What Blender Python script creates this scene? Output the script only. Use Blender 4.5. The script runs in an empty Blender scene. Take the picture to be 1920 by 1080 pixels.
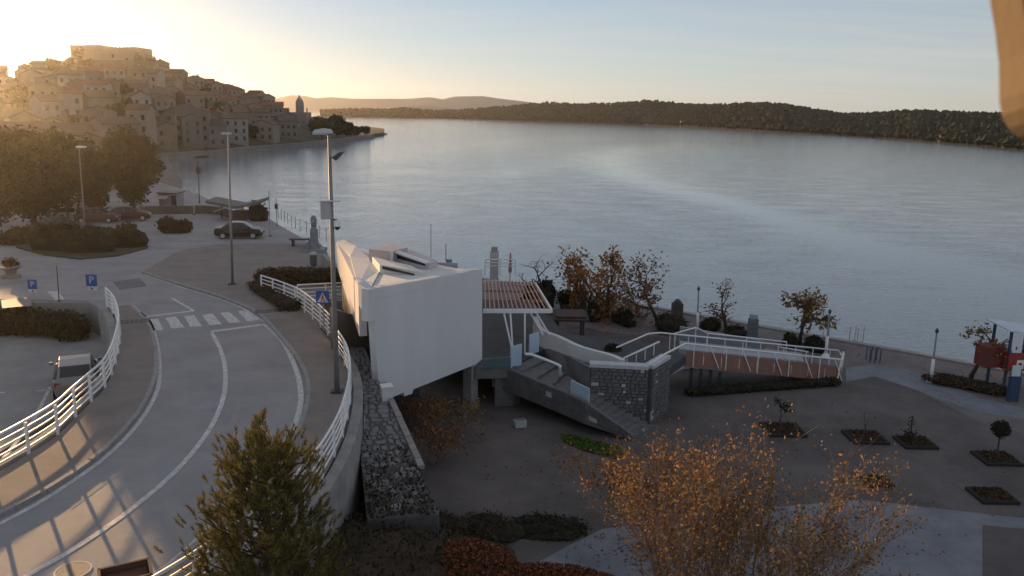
import bpy, bmesh, math, random
import numpy as np
from mathutils import Vector, Matrix
S = bpy.context.scene
COL = S.collection
rad = math.radians

# ---------------------------------------------------------------- camera
F, CZ, YH, ROLL = 1550.0, 15.5, 205.0, rad(1.0)
PITCH = math.atan((540 - YH) / F)
fwd = np.array([0, math.cos(PITCH), -math.sin(PITCH)])
r0 = np.array([1.0, 0, 0]); u0 = np.array([0, math.sin(PITCH), math.cos(PITCH)])
RT = math.cos(ROLL) * r0 + math.sin(ROLL) * u0
UP = -math.sin(ROLL) * r0 + math.cos(ROLL) * u0
EYE = np.array([0, 0, CZ])
cam = bpy.data.cameras.new('camera'); camo = bpy.data.objects.new('camera', cam); COL.objects.link(camo)
camo.matrix_world = Matrix(((RT[0], UP[0], -fwd[0], 0), (RT[1], UP[1], -fwd[1], 0), (RT[2], UP[2], -fwd[2], CZ), (0, 0, 0, 1)))
cam.sensor_width = 36; cam.lens = 36 * F / 1920; cam.clip_end = 8000; cam.clip_start = 0.05
cam.dof.use_dof = True; cam.dof.focus_distance = 60; cam.dof.aperture_fstop = 4.0
S.camera = camo

# ---------------------------------------------------------------- sky, sun, exposure
SUN_AZ, SUN_EL = rad(-36.0), rad(4.7)
w = bpy.data.worlds.new('World'); S.world = w; w.use_nodes = True
nt = w.node_tree; N = nt.nodes; L = nt.links
for n in list(N): N.remove(n)
def nd(t, **k):
    n = N.new(t)
    for a, b in k.items(): setattr(n, a, b)
    return n
out = nd('ShaderNodeOutputWorld'); bg = nd('ShaderNodeBackground'); sky = nd('ShaderNodeTexSky')
sky.sky_type = 'NISHITA'; sky.sun_disc = False; sky.sun_elevation = SUN_EL; sky.sun_rotation = SUN_AZ
sky.air_density = .8; sky.dust_density = 0.06; sky.ozone_density = 3.0; sky.altitude = 20
tc = nd('ShaderNodeTexCoord')
sep = nd('ShaderNodeSeparateXYZ'); L.new(tc.outputs['Generated'], sep.inputs[0])
mz = nd('ShaderNodeMath', operation='MAXIMUM'); L.new(sep.outputs[2], mz.inputs[0]); mz.inputs[1].default_value = 0.0
ma = nd('ShaderNodeMath', operation='ADD'); L.new(mz.outputs[0], ma.inputs[0]); ma.inputs[1].default_value = 0.12
dv = nd('ShaderNodeVectorMath', operation='DIVIDE'); L.new(tc.outputs['Generated'], dv.inputs[0])
cb = nd('ShaderNodeCombineXYZ')
for i in range(3): L.new(ma.outputs[0], cb.inputs[i])
L.new(cb.outputs[0], dv.inputs[1])
mp = nd('ShaderNodeMapping'); L.new(dv.outputs[0], mp.inputs[0])
mp.inputs['Rotation'].default_value = (0, 0, rad(20)); mp.inputs['Scale'].default_value = (0.35, 1.5, 0.0)
nz = nd('ShaderNodeTexNoise'); nz.inputs['Scale'].default_value = 1.6; nz.inputs['Detail'].default_value = 7; nz.inputs['Roughness'].default_value = .6; nz.inputs['Distortion'].default_value = .6
L.new(mp.outputs[0], nz.inputs['Vector'])
cr = nd('ShaderNodeValToRGB'); cr.color_ramp.elements[0].position = .42; cr.color_ramp.elements[1].position = .78
cr.color_ramp.elements[0].color = (.42, .42, .42, 1); cr.color_ramp.elements[1].color = (.68, .68, .68, 1)
L.new(nz.outputs[0], cr.inputs[0])
# thin cirrus: takes the brightness of the sky behind it, whitened
lum = nd('ShaderNodeRGBToBW'); L.new(sky.outputs[0], lum.inputs[0])
lm = nd('ShaderNodeMath', operation='MULTIPLY_ADD'); L.new(lum.outputs[0], lm.inputs[0]); lm.inputs[1].default_value = .25; lm.inputs[2].default_value = 3.2
cw = nd('ShaderNodeMix', data_type='RGBA', blend_type='MULTIPLY'); cw.inputs['Factor'].default_value = 1
cwc = nd('ShaderNodeCombineColor')
for i in range(3): L.new(lm.outputs[0], cwc.inputs[i])
L.new(cwc.outputs[0], cw.inputs[6]); cw.inputs[7].default_value = (1.0, .975, .965, 1)
mx = nd('ShaderNodeMix', data_type='RGBA'); lowv = nd('ShaderNodeMapRange'); L.new(sep.outputs[2], lowv.inputs[0]); lowv.inputs[1].default_value = 0.0; lowv.inputs[2].default_value = .16; lowv.inputs[3].default_value = .30; lowv.inputs[4].default_value = 0.0
fa = nd('ShaderNodeMath', operation='ADD', use_clamp=True); L.new(cr.outputs[0], fa.inputs[0]); L.new(lowv.outputs[0], fa.inputs[1]); L.new(fa.outputs[0], mx.inputs['Factor']); L.new(sky.outputs[0], mx.inputs[6]); L.new(cw.outputs[2], mx.inputs[7])
L.new(mx.outputs[2], bg.inputs[0]); bg.inputs[1].default_value = 0.052
L.new(bg.outputs[0], out.inputs[0])
sun = bpy.data.lights.new('sun', 'SUN'); suno = bpy.data.objects.new('sun', sun); COL.objects.link(suno)
sun.energy = 2.7; sun.angle = rad(0.5); sun.color = (1.0, .60, .27)
sd = Vector((math.sin(SUN_AZ) * math.cos(SUN_EL), math.cos(SUN_AZ) * math.cos(SUN_EL), math.sin(SUN_EL)))
suno.rotation_euler = sd.to_track_quat('Z', 'Y').to_euler()
S.view_settings.view_transform = 'Standard'; S.view_settings.look = 'None'; S.view_settings.gamma = 1
S.view_settings.use_curve_mapping = False; S.view_settings.exposure = 1.75
S.cycles.max_bounces = 6; S.cycles.transparent_max_bounces = 6; S.cycles.volume_bounces = 0

# ---------------------------------------------------------------- measuring helpers (pixel of the survey photo -> point on a level)
def ray(x, y): return (x - 960) / F * RT - (y - 540) / F * UP + fwd
def at(x, y, z):
    d = ray(x, y); return EYE + d * ((z - CZ) / d[2])
def atd(x, y, Y):
    d = ray(x, y); return EYE + d * (Y / d[1])
def gz(Y):
    return float(np.interp(Y, [42, 60, 80, 120, 160], [5.0, 4.35, 3.7, 2.8, 2.2]))
def atg(x, y, dz=0.0):
    z = 5.0
    for _ in range(12): z = gz(at(x, y, z + dz)[1])
    p = at(x, y, z + dz); return p
def smooth(pts, n=8):
    P = [np.array(p, float) for p in pts]; P = [2 * P[0] - P[1]] + P + [2 * P[-1] - P[-2]]; o = []
    for i in range(1, len(P) - 2):
        for k in range(n):
            t = k / n; a, b, c, d = P[i - 1], P[i], P[i + 1], P[i + 2]
            o.append(.5 * (2 * b + (c - a) * t + (2 * a - 5 * b + 4 * c - d) * t * t + (3 * b - a - 3 * c + d) * t ** 3))
    o.append(P[-2]); return o
def resample(P, step):
    P = [np.array(p, float) for p in P]; s = [0]
    for a, b in zip(P, P[1:]): s.append(s[-1] + np.linalg.norm(b - a))
    n = max(1, round(s[-1] / step)); q = np.linspace(0, s[-1], n + 1)
    A = np.array(P); return [np.array([np.interp(v, s, A[:, i]) for i in range(A.shape[1])]) for v in q]

# ---------------------------------------------------------------- materials
MATS = {}
def M(name, col, rough=.8, var=.15, scale=2.0, bump=0.0, bscale=25.0, spec=.4, metal=0.0, col2=None, alpha=None, island=0.0, transl=0.0, emit=0.0, stretch=None, vor=0.0):
    if name in MATS: return MATS[name]
    m = bpy.data.materials.new(name); m.use_nodes = True; t = m.node_tree; nn = t.nodes; ll = t.links
    b = nn['Principled BSDF']; b.inputs['Roughness'].default_value = rough; b.inputs['Metallic'].default_value = metal
    b.inputs['Specular IOR Level'].default_value = spec
    c = nn.new('ShaderNodeTexCoord'); src = c.outputs['Object']
    if stretch:
        mpp = nn.new('ShaderNodeMapping'); mpp.inputs['Scale'].default_value = stretch; ll.new(src, mpp.inputs[0]); src = mpp.outputs[0]
    no = nn.new('ShaderNodeTexNoise'); no.inputs['Scale'].default_value = scale; no.inputs['Detail'].default_value = 6; no.inputs['Roughness'].default_value = .65
    ll.new(src, no.inputs['Vector'])
    col = np.array(col, float); c2 = np.array(col2, float) if col2 is not None else col * (1 + var)
    c1 = col if col2 is not None else col * (1 - var)
    rp = nn.new('ShaderNodeValToRGB'); rp.color_ramp.elements[0].position = .32; rp.color_ramp.elements[1].position = .68
    rp.color_ramp.elements[0].color = (*np.clip(c1, 0, 1), 1); rp.color_ramp.elements[1].color = (*np.clip(c2, 0, 1), 1)
    fac = no.outputs[0]
    if island:
        g = nn.new('ShaderNodeNewGeometry'); mi = nn.new('ShaderNodeMix'); mi.inputs[0].default_value = island
        ll.new(no.outputs[0], mi.inputs[2]); ll.new(g.outputs['Random Per Island'], mi.inputs[3]); fac = mi.outputs[0]
    ll.new(fac, rp.inputs[0]); ll.new(rp.outputs[0], b.inputs['Base Color'])
    if bump:
        n2 = nn.new('ShaderNodeTexNoise'); n2.inputs['Scale'].default_value = bscale; n2.inputs['Detail'].default_value = 4; ll.new(src, n2.inputs['Vector'])
        bm_ = nn.new('ShaderNodeBump'); bm_.inputs['Strength'].default_value = bump; bm_.inputs['Distance'].default_value = .05
        ll.new(n2.outputs[0], bm_.inputs['Height']); ll.new(bm_.outputs[0], b.inputs['Normal'])
    if emit:
        b.inputs['Emission Color'].default_value = (*np.clip(col, 0, 1), 1); b.inputs['Emission Strength'].default_value = emit
    if transl:
        tr = nn.new('ShaderNodeBsdfTranslucent'); ll.new(rp.outputs[0], tr.inputs[0]); ms = nn.new('ShaderNodeMixShader'); ms.inputs[0].default_value = transl
        ll.new(b.outputs[0], ms.inputs[1]); ll.new(tr.outputs[0], ms.inputs[2]); ll.new(ms.outputs[0], nn['Material Output'].inputs[0])
    if alpha is not None: b.inputs['Alpha'].default_value = alpha
    MATS[name] = m; return m

asphalt = M('asphalt', (.25, .245, .25), .8, .0, .45, .35, 60, .4, col2=(.35, .34, .34))
lot_mat = M('lot asphalt', (.25, .25, .245), .85, .0, .5, .3, 60, .35, col2=(.35, .345, .335))
pave = M('pavement concrete', (.20, .175, .16), .85, 0, .6, .3, 40, .3, col2=(.28, .245, .225))
kerbm = M('kerb stone', (.30, .29, .28), .8, .2, 3, .2, 30)
paint = M('road paint', (.36, .36, .355), .65, 0, 5, .1, 40, col2=(.74, .74, .72))
plaza_m = M('plaza tarmac', (.085, .075, .073), .9, 0, .35, .3, 50, .25, col2=(.155, .136, .13))
prom_m = M('promenade paving', (.15, .13, .128), .85, 0, .5, .3, 40, .3, col2=(.22, .195, .19))
path_m = M('pale path paving', (.15, .16, .185), .8, 0, .7, .2, 40, .3, col2=(.23, .24, .265))
whitep = M('white metal paint', (.78, .78, .77), .45, .05, 3, 0, 20, .5)
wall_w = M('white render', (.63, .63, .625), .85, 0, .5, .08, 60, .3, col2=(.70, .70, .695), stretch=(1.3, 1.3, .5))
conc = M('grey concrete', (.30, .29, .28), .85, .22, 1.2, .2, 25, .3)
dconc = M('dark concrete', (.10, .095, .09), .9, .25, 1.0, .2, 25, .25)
stonem = M('grey rubble stone', (.12, .118, .122), .9, 0, 1.6, .5, 18, .3, col2=(.25, .243, .245), island=.5)
stoned = M('dark rubble stone', (.09, .088, .088), .9, 0, 1.6, .35, 18, .3, col2=(.20, .195, .19), island=.5)
stonep = M('pale stone', (.42, .41, .39), .9, .2, 2, .3, 20)
mortar = M('mortar', (.11, .106, .106), .95, .25, 4, .3, 30)
galv = M('galvanised steel', (.42, .43, .44), .5, .12, 5, 0, 20, .5, metal=.4)
darkst = M('dark steel', (.05, .05, .055), .5, .2, 4, 0, 20)
soil = M('soil', (.045, .036, .03), .95, .3, 4, .5, 20)
terracotta = M('terracotta tile', (.15, .075, .05), .85, .25, .6, .2, 15)
glassd = M('dark window glass', (.025, .03, .035), .12, .2, 2, 0, 10, .6)
black = M('black rubber', (.02, .02, .02), .8, .2, 5)
rust = M('rusty brown paint', (.13, .055, .035), .75, .25, 3, .15, 20)
woodm = M('brown wood', (.14, .085, .055), .8, .25, 2, .2, 20, stretch=(1, 8, 1))
bark = M('bark', (.075, .058, .045), .95, .3, 5, .5, 25)
twigm = M('pale twig bark', (.22, .15, .115), .9, .25, 5, .2, 25)

# ---------------------------------------------------------------- object helpers
ORG = {}
def org(o):
    return ORG.get(o.name, np.zeros(3)) if o is not None else np.zeros(3)
def tagit(o, label=None, cat=None, group=None, kind=None):
    if label: o['label'] = label
    if cat: o['category'] = cat
    if group: o['group'] = group
    if kind: o['kind'] = kind
    return o
def thing(name, label, cat, loc=(0, 0, 0), group=None):
    o = bpy.data.objects.new(name, None); COL.objects.link(o); o.location = [float(v) for v in loc]; o.empty_display_size = .3
    ORG[o.name] = np.array(loc, float); return tagit(o, label, cat, group)
class MB:
    def __init__(s): s.v = []; s.f = []
    def add(s, vs, fs):
        k = len(s.v); s.v += [tuple(float(c) for c in v) for v in vs]; s.f += [tuple(i + k for i in f) for f in fs]; return s
    def box(s, c, d, rz=0.0, taper=1.0):
        c = np.array(c, float); hx, hy, hz = d[0] / 2, d[1] / 2, d[2] / 2; co, si = math.cos(rz), math.sin(rz); vs = []
        for z, k in ((-hz, 1), (hz, taper)):
            for x, y in ((-hx, -hy), (hx, -hy), (hx, hy), (-hx, hy)):
                x *= k; y *= k; vs.append(c + np.array([x * co - y * si, x * si + y * co, z]))
        return s.add(vs, [(3, 2, 1, 0), (4, 5, 6, 7), (0, 1, 5, 4), (1, 2, 6, 5), (2, 3, 7, 6), (3, 0, 4, 7)])
    def prism(s, pts, dz):            # polygon (3-D points, ccw from above) pushed down/up by dz vector
        n = len(pts); P = [np.array(p, float) for p in pts]; dz = np.array(dz, float); Q = [p + dz for p in P]
        return s.add(P + Q, [tuple(range(n)), tuple(range(2 * n - 1, n - 1, -1))] + [(i, n + i, n + (i + 1) % n, (i + 1) % n) for i in range(n)])
    def bar(s, a, b, wd, ht):
        a = np.array(a, float); b = np.array(b, float); d = b - a; d = d / (np.linalg.norm(d) + 1e-9)
        u = np.array([0, 0, 1.0]) if abs(d[2]) < .95 else np.array([1.0, 0, 0])
        x = np.cross(d, u); x /= np.linalg.norm(x); z = np.cross(x, d); vs = []
        for p in (a, b):
            for i, j in ((-1, -1), (1, -1), (1, 1), (-1, 1)): vs.append(p + x * i * wd / 2 + z * j * ht / 2)
        return s.add(vs, [(3, 2, 1, 0), (4, 5, 6, 7), (0, 1, 5, 4), (1, 2, 6, 5), (2, 3, 7, 6), (3, 0, 4, 7)])
    def tube(s, pts, r, sides=6, cap=True):
        P = [np.array(p, float) for p in pts]; n = len(P); rs = r if hasattr(r, '__len__') else [r] * n; vs = []
        for i, p in enumerate(P):
            d = P[min(i + 1, n - 1)] - P[max(i - 1, 0)]; d = d / (np.linalg.norm(d) + 1e-9)
            u = np.array([0, 0, 1.0]) if abs(d[2]) < .9 else np.array([1.0, 0, 0])
            x = np.cross(d, u); x /= np.linalg.norm(x); z = np.cross(x, d)
            for k in range(sides):
                a = 2 * math.pi * k / sides; vs.append(p + rs[i] * (math.cos(a) * x + math.sin(a) * z))
        fs = [(i * sides + k, i * sides + (k + 1) % sides, (i + 1) * sides + (k + 1) % sides, (i + 1) * sides + k) for i in range(n - 1) for k in range(sides)]
        if cap: fs += [tuple(range(sides - 1, -1, -1)), tuple((n - 1) * sides + k for k in range(sides))]
        return s.add(vs, fs)
    def lathe(s, c, prof, sides=16):
        c = np.array(c, float); vs = []
        for r, z in prof:
            for k in range(sides):
                a = 2 * math.pi * k / sides; vs.append(c + np.array([r * math.cos(a), r * math.sin(a), z]))
        n = len(prof); fs = [(i * sides + k, i * sides + (k + 1) % sides, (i + 1) * sides + (k + 1) % sides, (i + 1) * sides + k) for i in range(n - 1) for k in range(sides)]
        fs += [tuple(range(sides - 1, -1, -1)), tuple((n - 1) * sides + k for k in range(sides))]
        return s.add(vs, fs)
    def blob(s, c, r, rng, amp=.15, sub=2, sq=1.0):
        b = bmesh.new(); bmesh.ops.create_icosphere(b, subdivisions=sub, radius=1); c = np.array(c, float); r = np.array(r, float) * np.ones(3)
        vs = []
        for v in b.verts: vs.append(c + np.array(v.co) * r * (1 + rng.uniform(-amp, amp)))
        fs = [tuple(x.index for x in f.verts) for f in b.faces]; b.free(); return s.add(vs, fs)
    def build(s, name, mat, parent=None, smooth=False, bevel=0.0, kind=None):
        me = bpy.data.meshes.new(name); o0 = org(parent) if parent is not None else np.zeros(3)
        me.from_pydata([(v[0] - o0[0], v[1] - o0[1], v[2] - o0[2]) for v in s.v], [], s.f); me.validate()
        b = bmesh.new(); b.from_mesh(me); bmesh.ops.recalc_face_normals(b, faces=b.faces); b.to_mesh(me); b.free()
        if smooth: me.polygons.foreach_set('use_smooth', [True] * len(me.polygons))
        me.materials.append(mat); o = bpy.data.objects.new(name, me); COL.objects.link(o)
        if parent is not None:
            o.parent = parent
            ORG[o.name] = o0
        if bevel:
            bv = o.modifiers.new('bevel', 'BEVEL'); bv.width = bevel; bv.segments = 2; bv.limit_method = 'ANGLE'
        if kind: o['kind'] = kind
        return o
def copy_tree(o, parent=None):
    c = o.copy(); COL.objects.link(c); c.parent = parent
    for ch in list(o.children): copy_tree(ch, c)
    return c
def structure(o, label, cat):
    return tagit(o, label, cat, kind='structure')
def npmesh(name, V, nper, mat, parent=None, kind=None, smooth=False):
    me = bpy.data.meshes.new(name); V = np.asarray(V, np.float32); n = len(V) // nper
    me.vertices.add(len(V)); me.vertices.foreach_set('co', V.ravel()); me.loops.add(len(V)); me.loops.foreach_set('vertex_index', np.arange(len(V), dtype=np.int32))
    me.polygons.add(n); me.polygons.foreach_set('loop_start', np.arange(0, len(V), nper, dtype=np.int32))
    try: me.polygons.foreach_set('loop_total', np.full(n, nper, dtype=np.int32))
    except Exception: pass
    me.update(); me.validate(); me.materials.append(mat); o = bpy.data.objects.new(name, me); COL.objects.link(o)
    if parent is not None: o.parent = parent; ORG[o.name] = org(parent)
    if kind: o['kind'] = kind
    return o
FOLDS = (42, 60, 80, 120)
def sheet(name, pts, mat, dz=0.0, zf=gz, thick=0.0, parent=None, folds=FOLDS):
    b = bmesh.new(); vs = [b.verts.new((p[0], p[1], 0)) for p in pts]; es = [b.edges.new((vs[i], vs[(i + 1) % len(vs)])) for i in range(len(vs))]
    bmesh.ops.triangle_fill(b, edges=es, use_beauty=True)
    for Y in folds: bmesh.ops.bisect_plane(b, geom=b.verts[:] + b.edges[:] + b.faces[:], plane_co=(0, Y, 0), plane_no=(0, 1, 0))
    for v in b.verts: v.co.z = zf(v.co.y) + dz
    for f in b.faces:
        f.normal_update()
        if f.normal.z < 0: f.normal_flip()
    if thick:
        r = bmesh.ops.extrude_face_region(b, geom=b.faces[:])
        for g in r['geom']:
            if isinstance(g, bmesh.types.BMVert): pass
        tops = [g for g in r['geom'] if isinstance(g, bmesh.types.BMVert)]
        allv = set(b.verts); tv = set(tops)
        for v in allv - tv: v.co.z -= thick
        bmesh.ops.recalc_face_normals(b, faces=b.faces[:])
    me = bpy.data.meshes.new(name); b.to_mesh(me); b.free(); me.materials.append(mat); o = bpy.data.objects.new(name, me); COL.objects.link(o)
    if parent is not None: o.parent = parent; ORG[o.name] = org(parent)
    return o
def strip(name, path, width, mat, dz=.008, zf=gz, parent=None):   # flat painted band along a ground path
    P = resample(path, .6); n = len(P); Lf, Rt = [], []
    for i, p in enumerate(P):
        d = P[min(i + 1, n - 1)][:2] - P[max(i - 1, 0)][:2]; d /= np.linalg.norm(d) + 1e-9; nrm = np.array([-d[1], d[0]]) * width / 2
        for lst, q in ((Lf, p[:2] + nrm), (Rt, p[:2] - nrm)): lst.append((q[0], q[1], zf(q[1]) + dz))
    m = MB().add(Lf + Rt, [(i, n + i, n + i + 1, i + 1) for i in range(n - 1)]); return m.build(name, mat, parent)

# ---------------------------------------------------------------- sea
def sea():
    pxs = np.linspace(-500, 2420, 220); Ys = np.concatenate([np.geomspace(24, 3040, 200)])
    V = []
    for Y in Ys:
        for px in pxs: V.append(((px - 960) / F * Y * 1.04, Y, 0.0))
    n = len(pxs); Fc = [(i * n + j, i * n + j + 1, (i + 1) * n + j + 1, (i + 1) * n + j) for i in range(len(Ys) - 1) for j in range(n - 1)]
    me = bpy.data.meshes.new('sea'); me.from_pydata(V, [], Fc)
    A = np.array(V)[:, :2]
    def lane(pts, wd):
        P = np.array([at(x, y, 0)[:2] for x, y in pts]); best = np.full(len(A), 1e9)
        for (a, b) in zip(P, P[1:]):
            d = b - a; t = np.clip(((A - a) @ d) / (d @ d), 0, 1); q = a + t[:, None] * d
            best = np.minimum(best, np.linalg.norm(A - q, axis=1) / np.interp(q[:, 1], [50, 150, 400, 1000], wd))
        return np.exp(-best ** 2)
    c = lane([(1330, 268), (1200, 278), (1150, 292), (1152, 312), (1190, 335), (1260, 355), (1370, 382), (1480, 415), (1620, 462), (1760, 500), (1900, 545), (2050, 610)], [4, 7, 26, 60])
    c *= .95
    c = np.maximum(c, .45 * lane([(700, 300), (820, 276), (1000, 262), (1150, 258)], [3, 8, 30, 60]))
    c = np.maximum(c, .5 * lane([(560, 330), (760, 320), (940, 330), (1080, 300), (1150, 292)], [3, 6, 14, 30]))
    c = np.maximum(c, .35 * lane([(1500, 560), (1700, 560), (1920, 590)], [3, 5, 14, 30]))
    at_ = me.attributes.new('calm', 'FLOAT', 'POINT'); at_.data.foreach_set('value', c.astype(np.float32))
    m = bpy.data.materials.new('sea water'); m.use_nodes = True; t = m.node_tree; nn = t.nodes; ll = t.links; b = nn['Principled BSDF']
    b.inputs['Base Color'].default_value = (.21, .25, .275, 1); b.inputs['IOR'].default_value = 1.42; b.inputs['Specular IOR Level'].default_value = .5
    tcn = nn.new('ShaderNodeTexCoord'); hs = []
    for sc, st, rot, dist in ((.9, (1, 2.6, 1), 20, .5), (2.6, (1, 2.0, 1), -8, .3), (.12, (1, 2.2, 1), 35, .3)):
        mpn = nn.new('ShaderNodeMapping'); mpn.inputs['Rotation'].default_value = (0, 0, rad(rot)); mpn.inputs['Scale'].default_value = st; ll.new(tcn.outputs['Object'], mpn.inputs[0])
        no = nn.new('ShaderNodeTexNoise'); no.inputs['Scale'].default_value = sc; no.inputs['Detail'].default_value = 4; no.inputs['Distortion'].default_value = dist; ll.new(mpn.outputs[0], no.inputs[0]); hs.append(no)
    s1 = nn.new('ShaderNodeMath'); s1.operation = 'MULTIPLY_ADD'; ll.new(hs[1].outputs[0], s1.inputs[0]); s1.inputs[1].default_value = .35; ll.new(hs[0].outputs[0], s1.inputs[2])
    gust = nn.new('ShaderNodeMapRange'); ll.new(hs[2].outputs[0], gust.inputs[0]); gust.inputs[1].default_value = .35; gust.inputs[2].default_value = .65; gust.inputs[3].default_value = .55; gust.inputs[4].default_value = 1.1
    ca = nn.new('ShaderNodeAttribute'); ca.attribute_name = 'calm'
    inv = nn.new('ShaderNodeMath'); inv.operation = 'MULTIPLY_ADD'; ll.new(ca.outputs['Fac'], inv.inputs[0]); inv.inputs[1].default_value = -.7; inv.inputs[2].default_value = 1.0
    st_ = nn.new('ShaderNodeMath'); st_.operation = 'MULTIPLY'; ll.new(inv.outputs[0], st_.inputs[0]); ll.new(gust.outputs[0], st_.inputs[1])
    bp = nn.new('ShaderNodeBump'); bp.inputs['Distance'].default_value = .05; ll.new(s1.outputs[0], bp.inputs['Height']); ll.new(st_.outputs[0], bp.inputs['Strength'])
    ll.new(bp.outputs[0], b.inputs['Normal'])
    rg = nn.new('ShaderNodeMath'); rg.operation = 'MULTIPLY_ADD'; ll.new(inv.outputs[0], rg.inputs[0]); rg.inputs[1].default_value = .05; rg.inputs[2].default_value = .03; ll.new(rg.outputs[0], b.inputs['Roughness'])
    me.materials.append(m); o = bpy.data.objects.new('sea', me); COL.objects.link(o)
    structure(o, 'grey blue sea channel with pale calm lanes and small ripples', 'sea')
sea()

# ---------------------------------------------------------------- land sheets
LOW = 1.5
lowz = lambda Y: LOW
# quay line, promenade level, from the north-west round to the near right
QUAY = [(-47, 120), (-36, 100), (-28.5, 91), (-19.8, 79.5), (-8, 72)] + [tuple(at(x, y, LOW)[:2]) for x, y in ((1030, 545), (1160, 566), (1300, 591), (1500, 626), (1700, 661), (1920, 702), (2150, 750))] + [(60, 20)]
o = sheet('plaza_ground', [(-12, 4)] + [(60, 2)] + QUAY[::-1][0:8] + [(-8, 72), (-12, 60)], plaza_m, 0, lowz, 2.2, folds=())
structure(o, 'dark tarmac plaza below the road', 'plaza')
# promenade band beside the quay
qp = [np.array(p) for p in QUAY if p[1] < 73 and p[0] > -9]
inner = [tuple(at(x, y, LOW)[:2]) for x, y in ((2100, 860), (1920, 812), (1845, 795), (1740, 742), (1690, 712), (1585, 690), (1420, 660), (1230, 632), (1130, 622), (1040, 600))] + [(-4, 60)]
o = sheet('promenade', [tuple(p) for p in qp[:-1]] + inner, prom_m, .004, lowz, folds=())
structure(o, 'grey brown seafront promenade along the quay', 'promenade')
o = sheet('path', [tuple(at(x, y, LOW)[:2]) for x, y in ((1586, 690), (1640, 684), (1700, 694), (1760, 712), (1840, 748), (1930, 768), (2060, 782), (2060, 812), (1920, 786), (1830, 772), (1745, 742), (1690, 722), (1640, 706), (1586, 716))], path_m, .008, lowz, folds=())
structure(o, 'pale paved path curving from the ramp to the playground', 'path')
o = sheet('paved_terrace', [tuple(at(x, y, LOW)[:2]) for x, y in ((1060, 1026), (1130, 992), (1250, 975), (1460, 950), (1620, 938), (1920, 972), (2050, 990), (2100, 1300), (1000, 1300), (1000, 1060))], path_m, .008, lowz, folds=())
structure(o, 'pale blue grey paving at the near edge of the plaza', 'paving')
o = sheet('paving_inset', [tuple(at(x, y, LOW)[:2]) for x, y in ((1842, 985), (2080, 1006), (2080, 1200), (1842, 1120))], plaza_m, .012, lowz, folds=())
structure(o, 'dark square inset in the pale paving', 'paving')
m = MB(); W_ = .7
qq = [np.array([p[0], p[1], LOW + .004]) for p in QUAY]
for a, b in zip(qq[4:-1], qq[5:]): m.bar(a + np.array([0, 0, -.05]), b + np.array([0, 0, -.05]), .5, .3)
structure(m.build('quay_edge', kerbm), 'stone coping along the edge of the quay', 'quay')

# railing lines measured on the 1.1 m top rail
RAIL_LEFT = smooth([at(x, y, 6.1)[:2] for x, y in ((198, 542), (211, 556), (219, 574), (222, 592), (219, 618), (208, 653), (191, 682), (163, 707), (135, 732), (96, 765), (0, 819), (-110, 872))], 6)
RAIL_A = smooth([at(x, y, 6.1)[:2] for x, y in ((489, 514), (525, 528), (562, 546), (597, 573), (628, 604))], 6)
RAIL_B = smooth([at(x, y, 6.1)[:2] for x, y in ((634, 624), (648, 647), (655, 672), (656, 700), (650, 735), (637, 775), (612, 822), (578, 868), (520, 930), (440, 990), (358, 1047), (250, 1112))], 6)
RAIL_C = [at(x, y, 6.1)[:2] for x, y in ((557, 536), (662, 529))]
off = lambda P, d: P
# upper land (road level)
leftb = [tuple(p) for p in RAIL_LEFT[::-1]]
up = [tuple(p) for p in RAIL_B[::-1]] + [tuple(p) for p in RAIL_A[::-1][:6]]
up = [(p[0] + .12, p[1]) for p in up]
upper = [(-9, 14), (-3.4, 14)] + up + [(-10.6, 44.3), (-8.6, 45.5), (-10.5, 52), (-14, 62), (-19.5, 74.6), (-27.5, 91), (-35, 100), (-46, 120), (-60, 140), (-140, 150), (-160, 120), (-120, 60), (-60, 43.7), (-23.2, 43.7)] + [(p[0] - .12, p[1]) for p in RAIL_LEFT] + [(-30, 14)]
o = sheet('road', upper, asphalt, 0, gz, 3.9); structure(o, 'grey asphalt road curving along the seafront into the town', 'road')
o = sheet('car_park', [(-26, 10), (-18, 10), (-18, 43.6), (-70, 43.6), (-70, 10)], lot_mat, 0, lambda Y: 3.35, 1.5, folds=()); structure(o, 'dark asphalt car park below the left railing', 'car park')

# pavements with kerbs
KL = [(244, 571), (262, 588), (276, 602), (286, 625), (292, 655), (291, 700), (276, 742), (252, 781), (189, 846), (94, 911), (0, 960), (-120, 1015)]
kl = smooth([at(x, y, 5.12)[:2] for x, y in KL], 6)
o = sheet('pavement', [tuple(p) for p in kl] + [tuple(p) for p in RAIL_LEFT[::-1]], pave, .12, gz, .125); structure(o, 'brownish pavement between left railing and road', 'pavement')
KR = [(267, 498), (300, 511), (360, 532), (425, 556), (485, 587), (527, 630), (560, 672), (577, 712), (577, 748), (566, 790), (548, 822), (510, 868), (440, 945), (345, 1040), (250, 1105)]
kr = smooth([at(x, y, 5.12)[:2] for x, y in KR], 6)
far = [tuple(atg(x, y, .12)[:2]) for x, y in ((335, 470), (410, 458), (480, 456), (600, 456), (612, 470))]
o = sheet('pavement', [tuple(p) for p in kr][::-1] + far + [(-10.6, 50), (-9.4, 46), (-10.6, 44.2)] + [tuple(p) for p in RAIL_A[::-1][:8]] + [tuple(p) for p in RAIL_B], pave, .12, gz, .125); structure(o, 'brown paved square and pavement between road and right railing', 'pavement')
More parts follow.
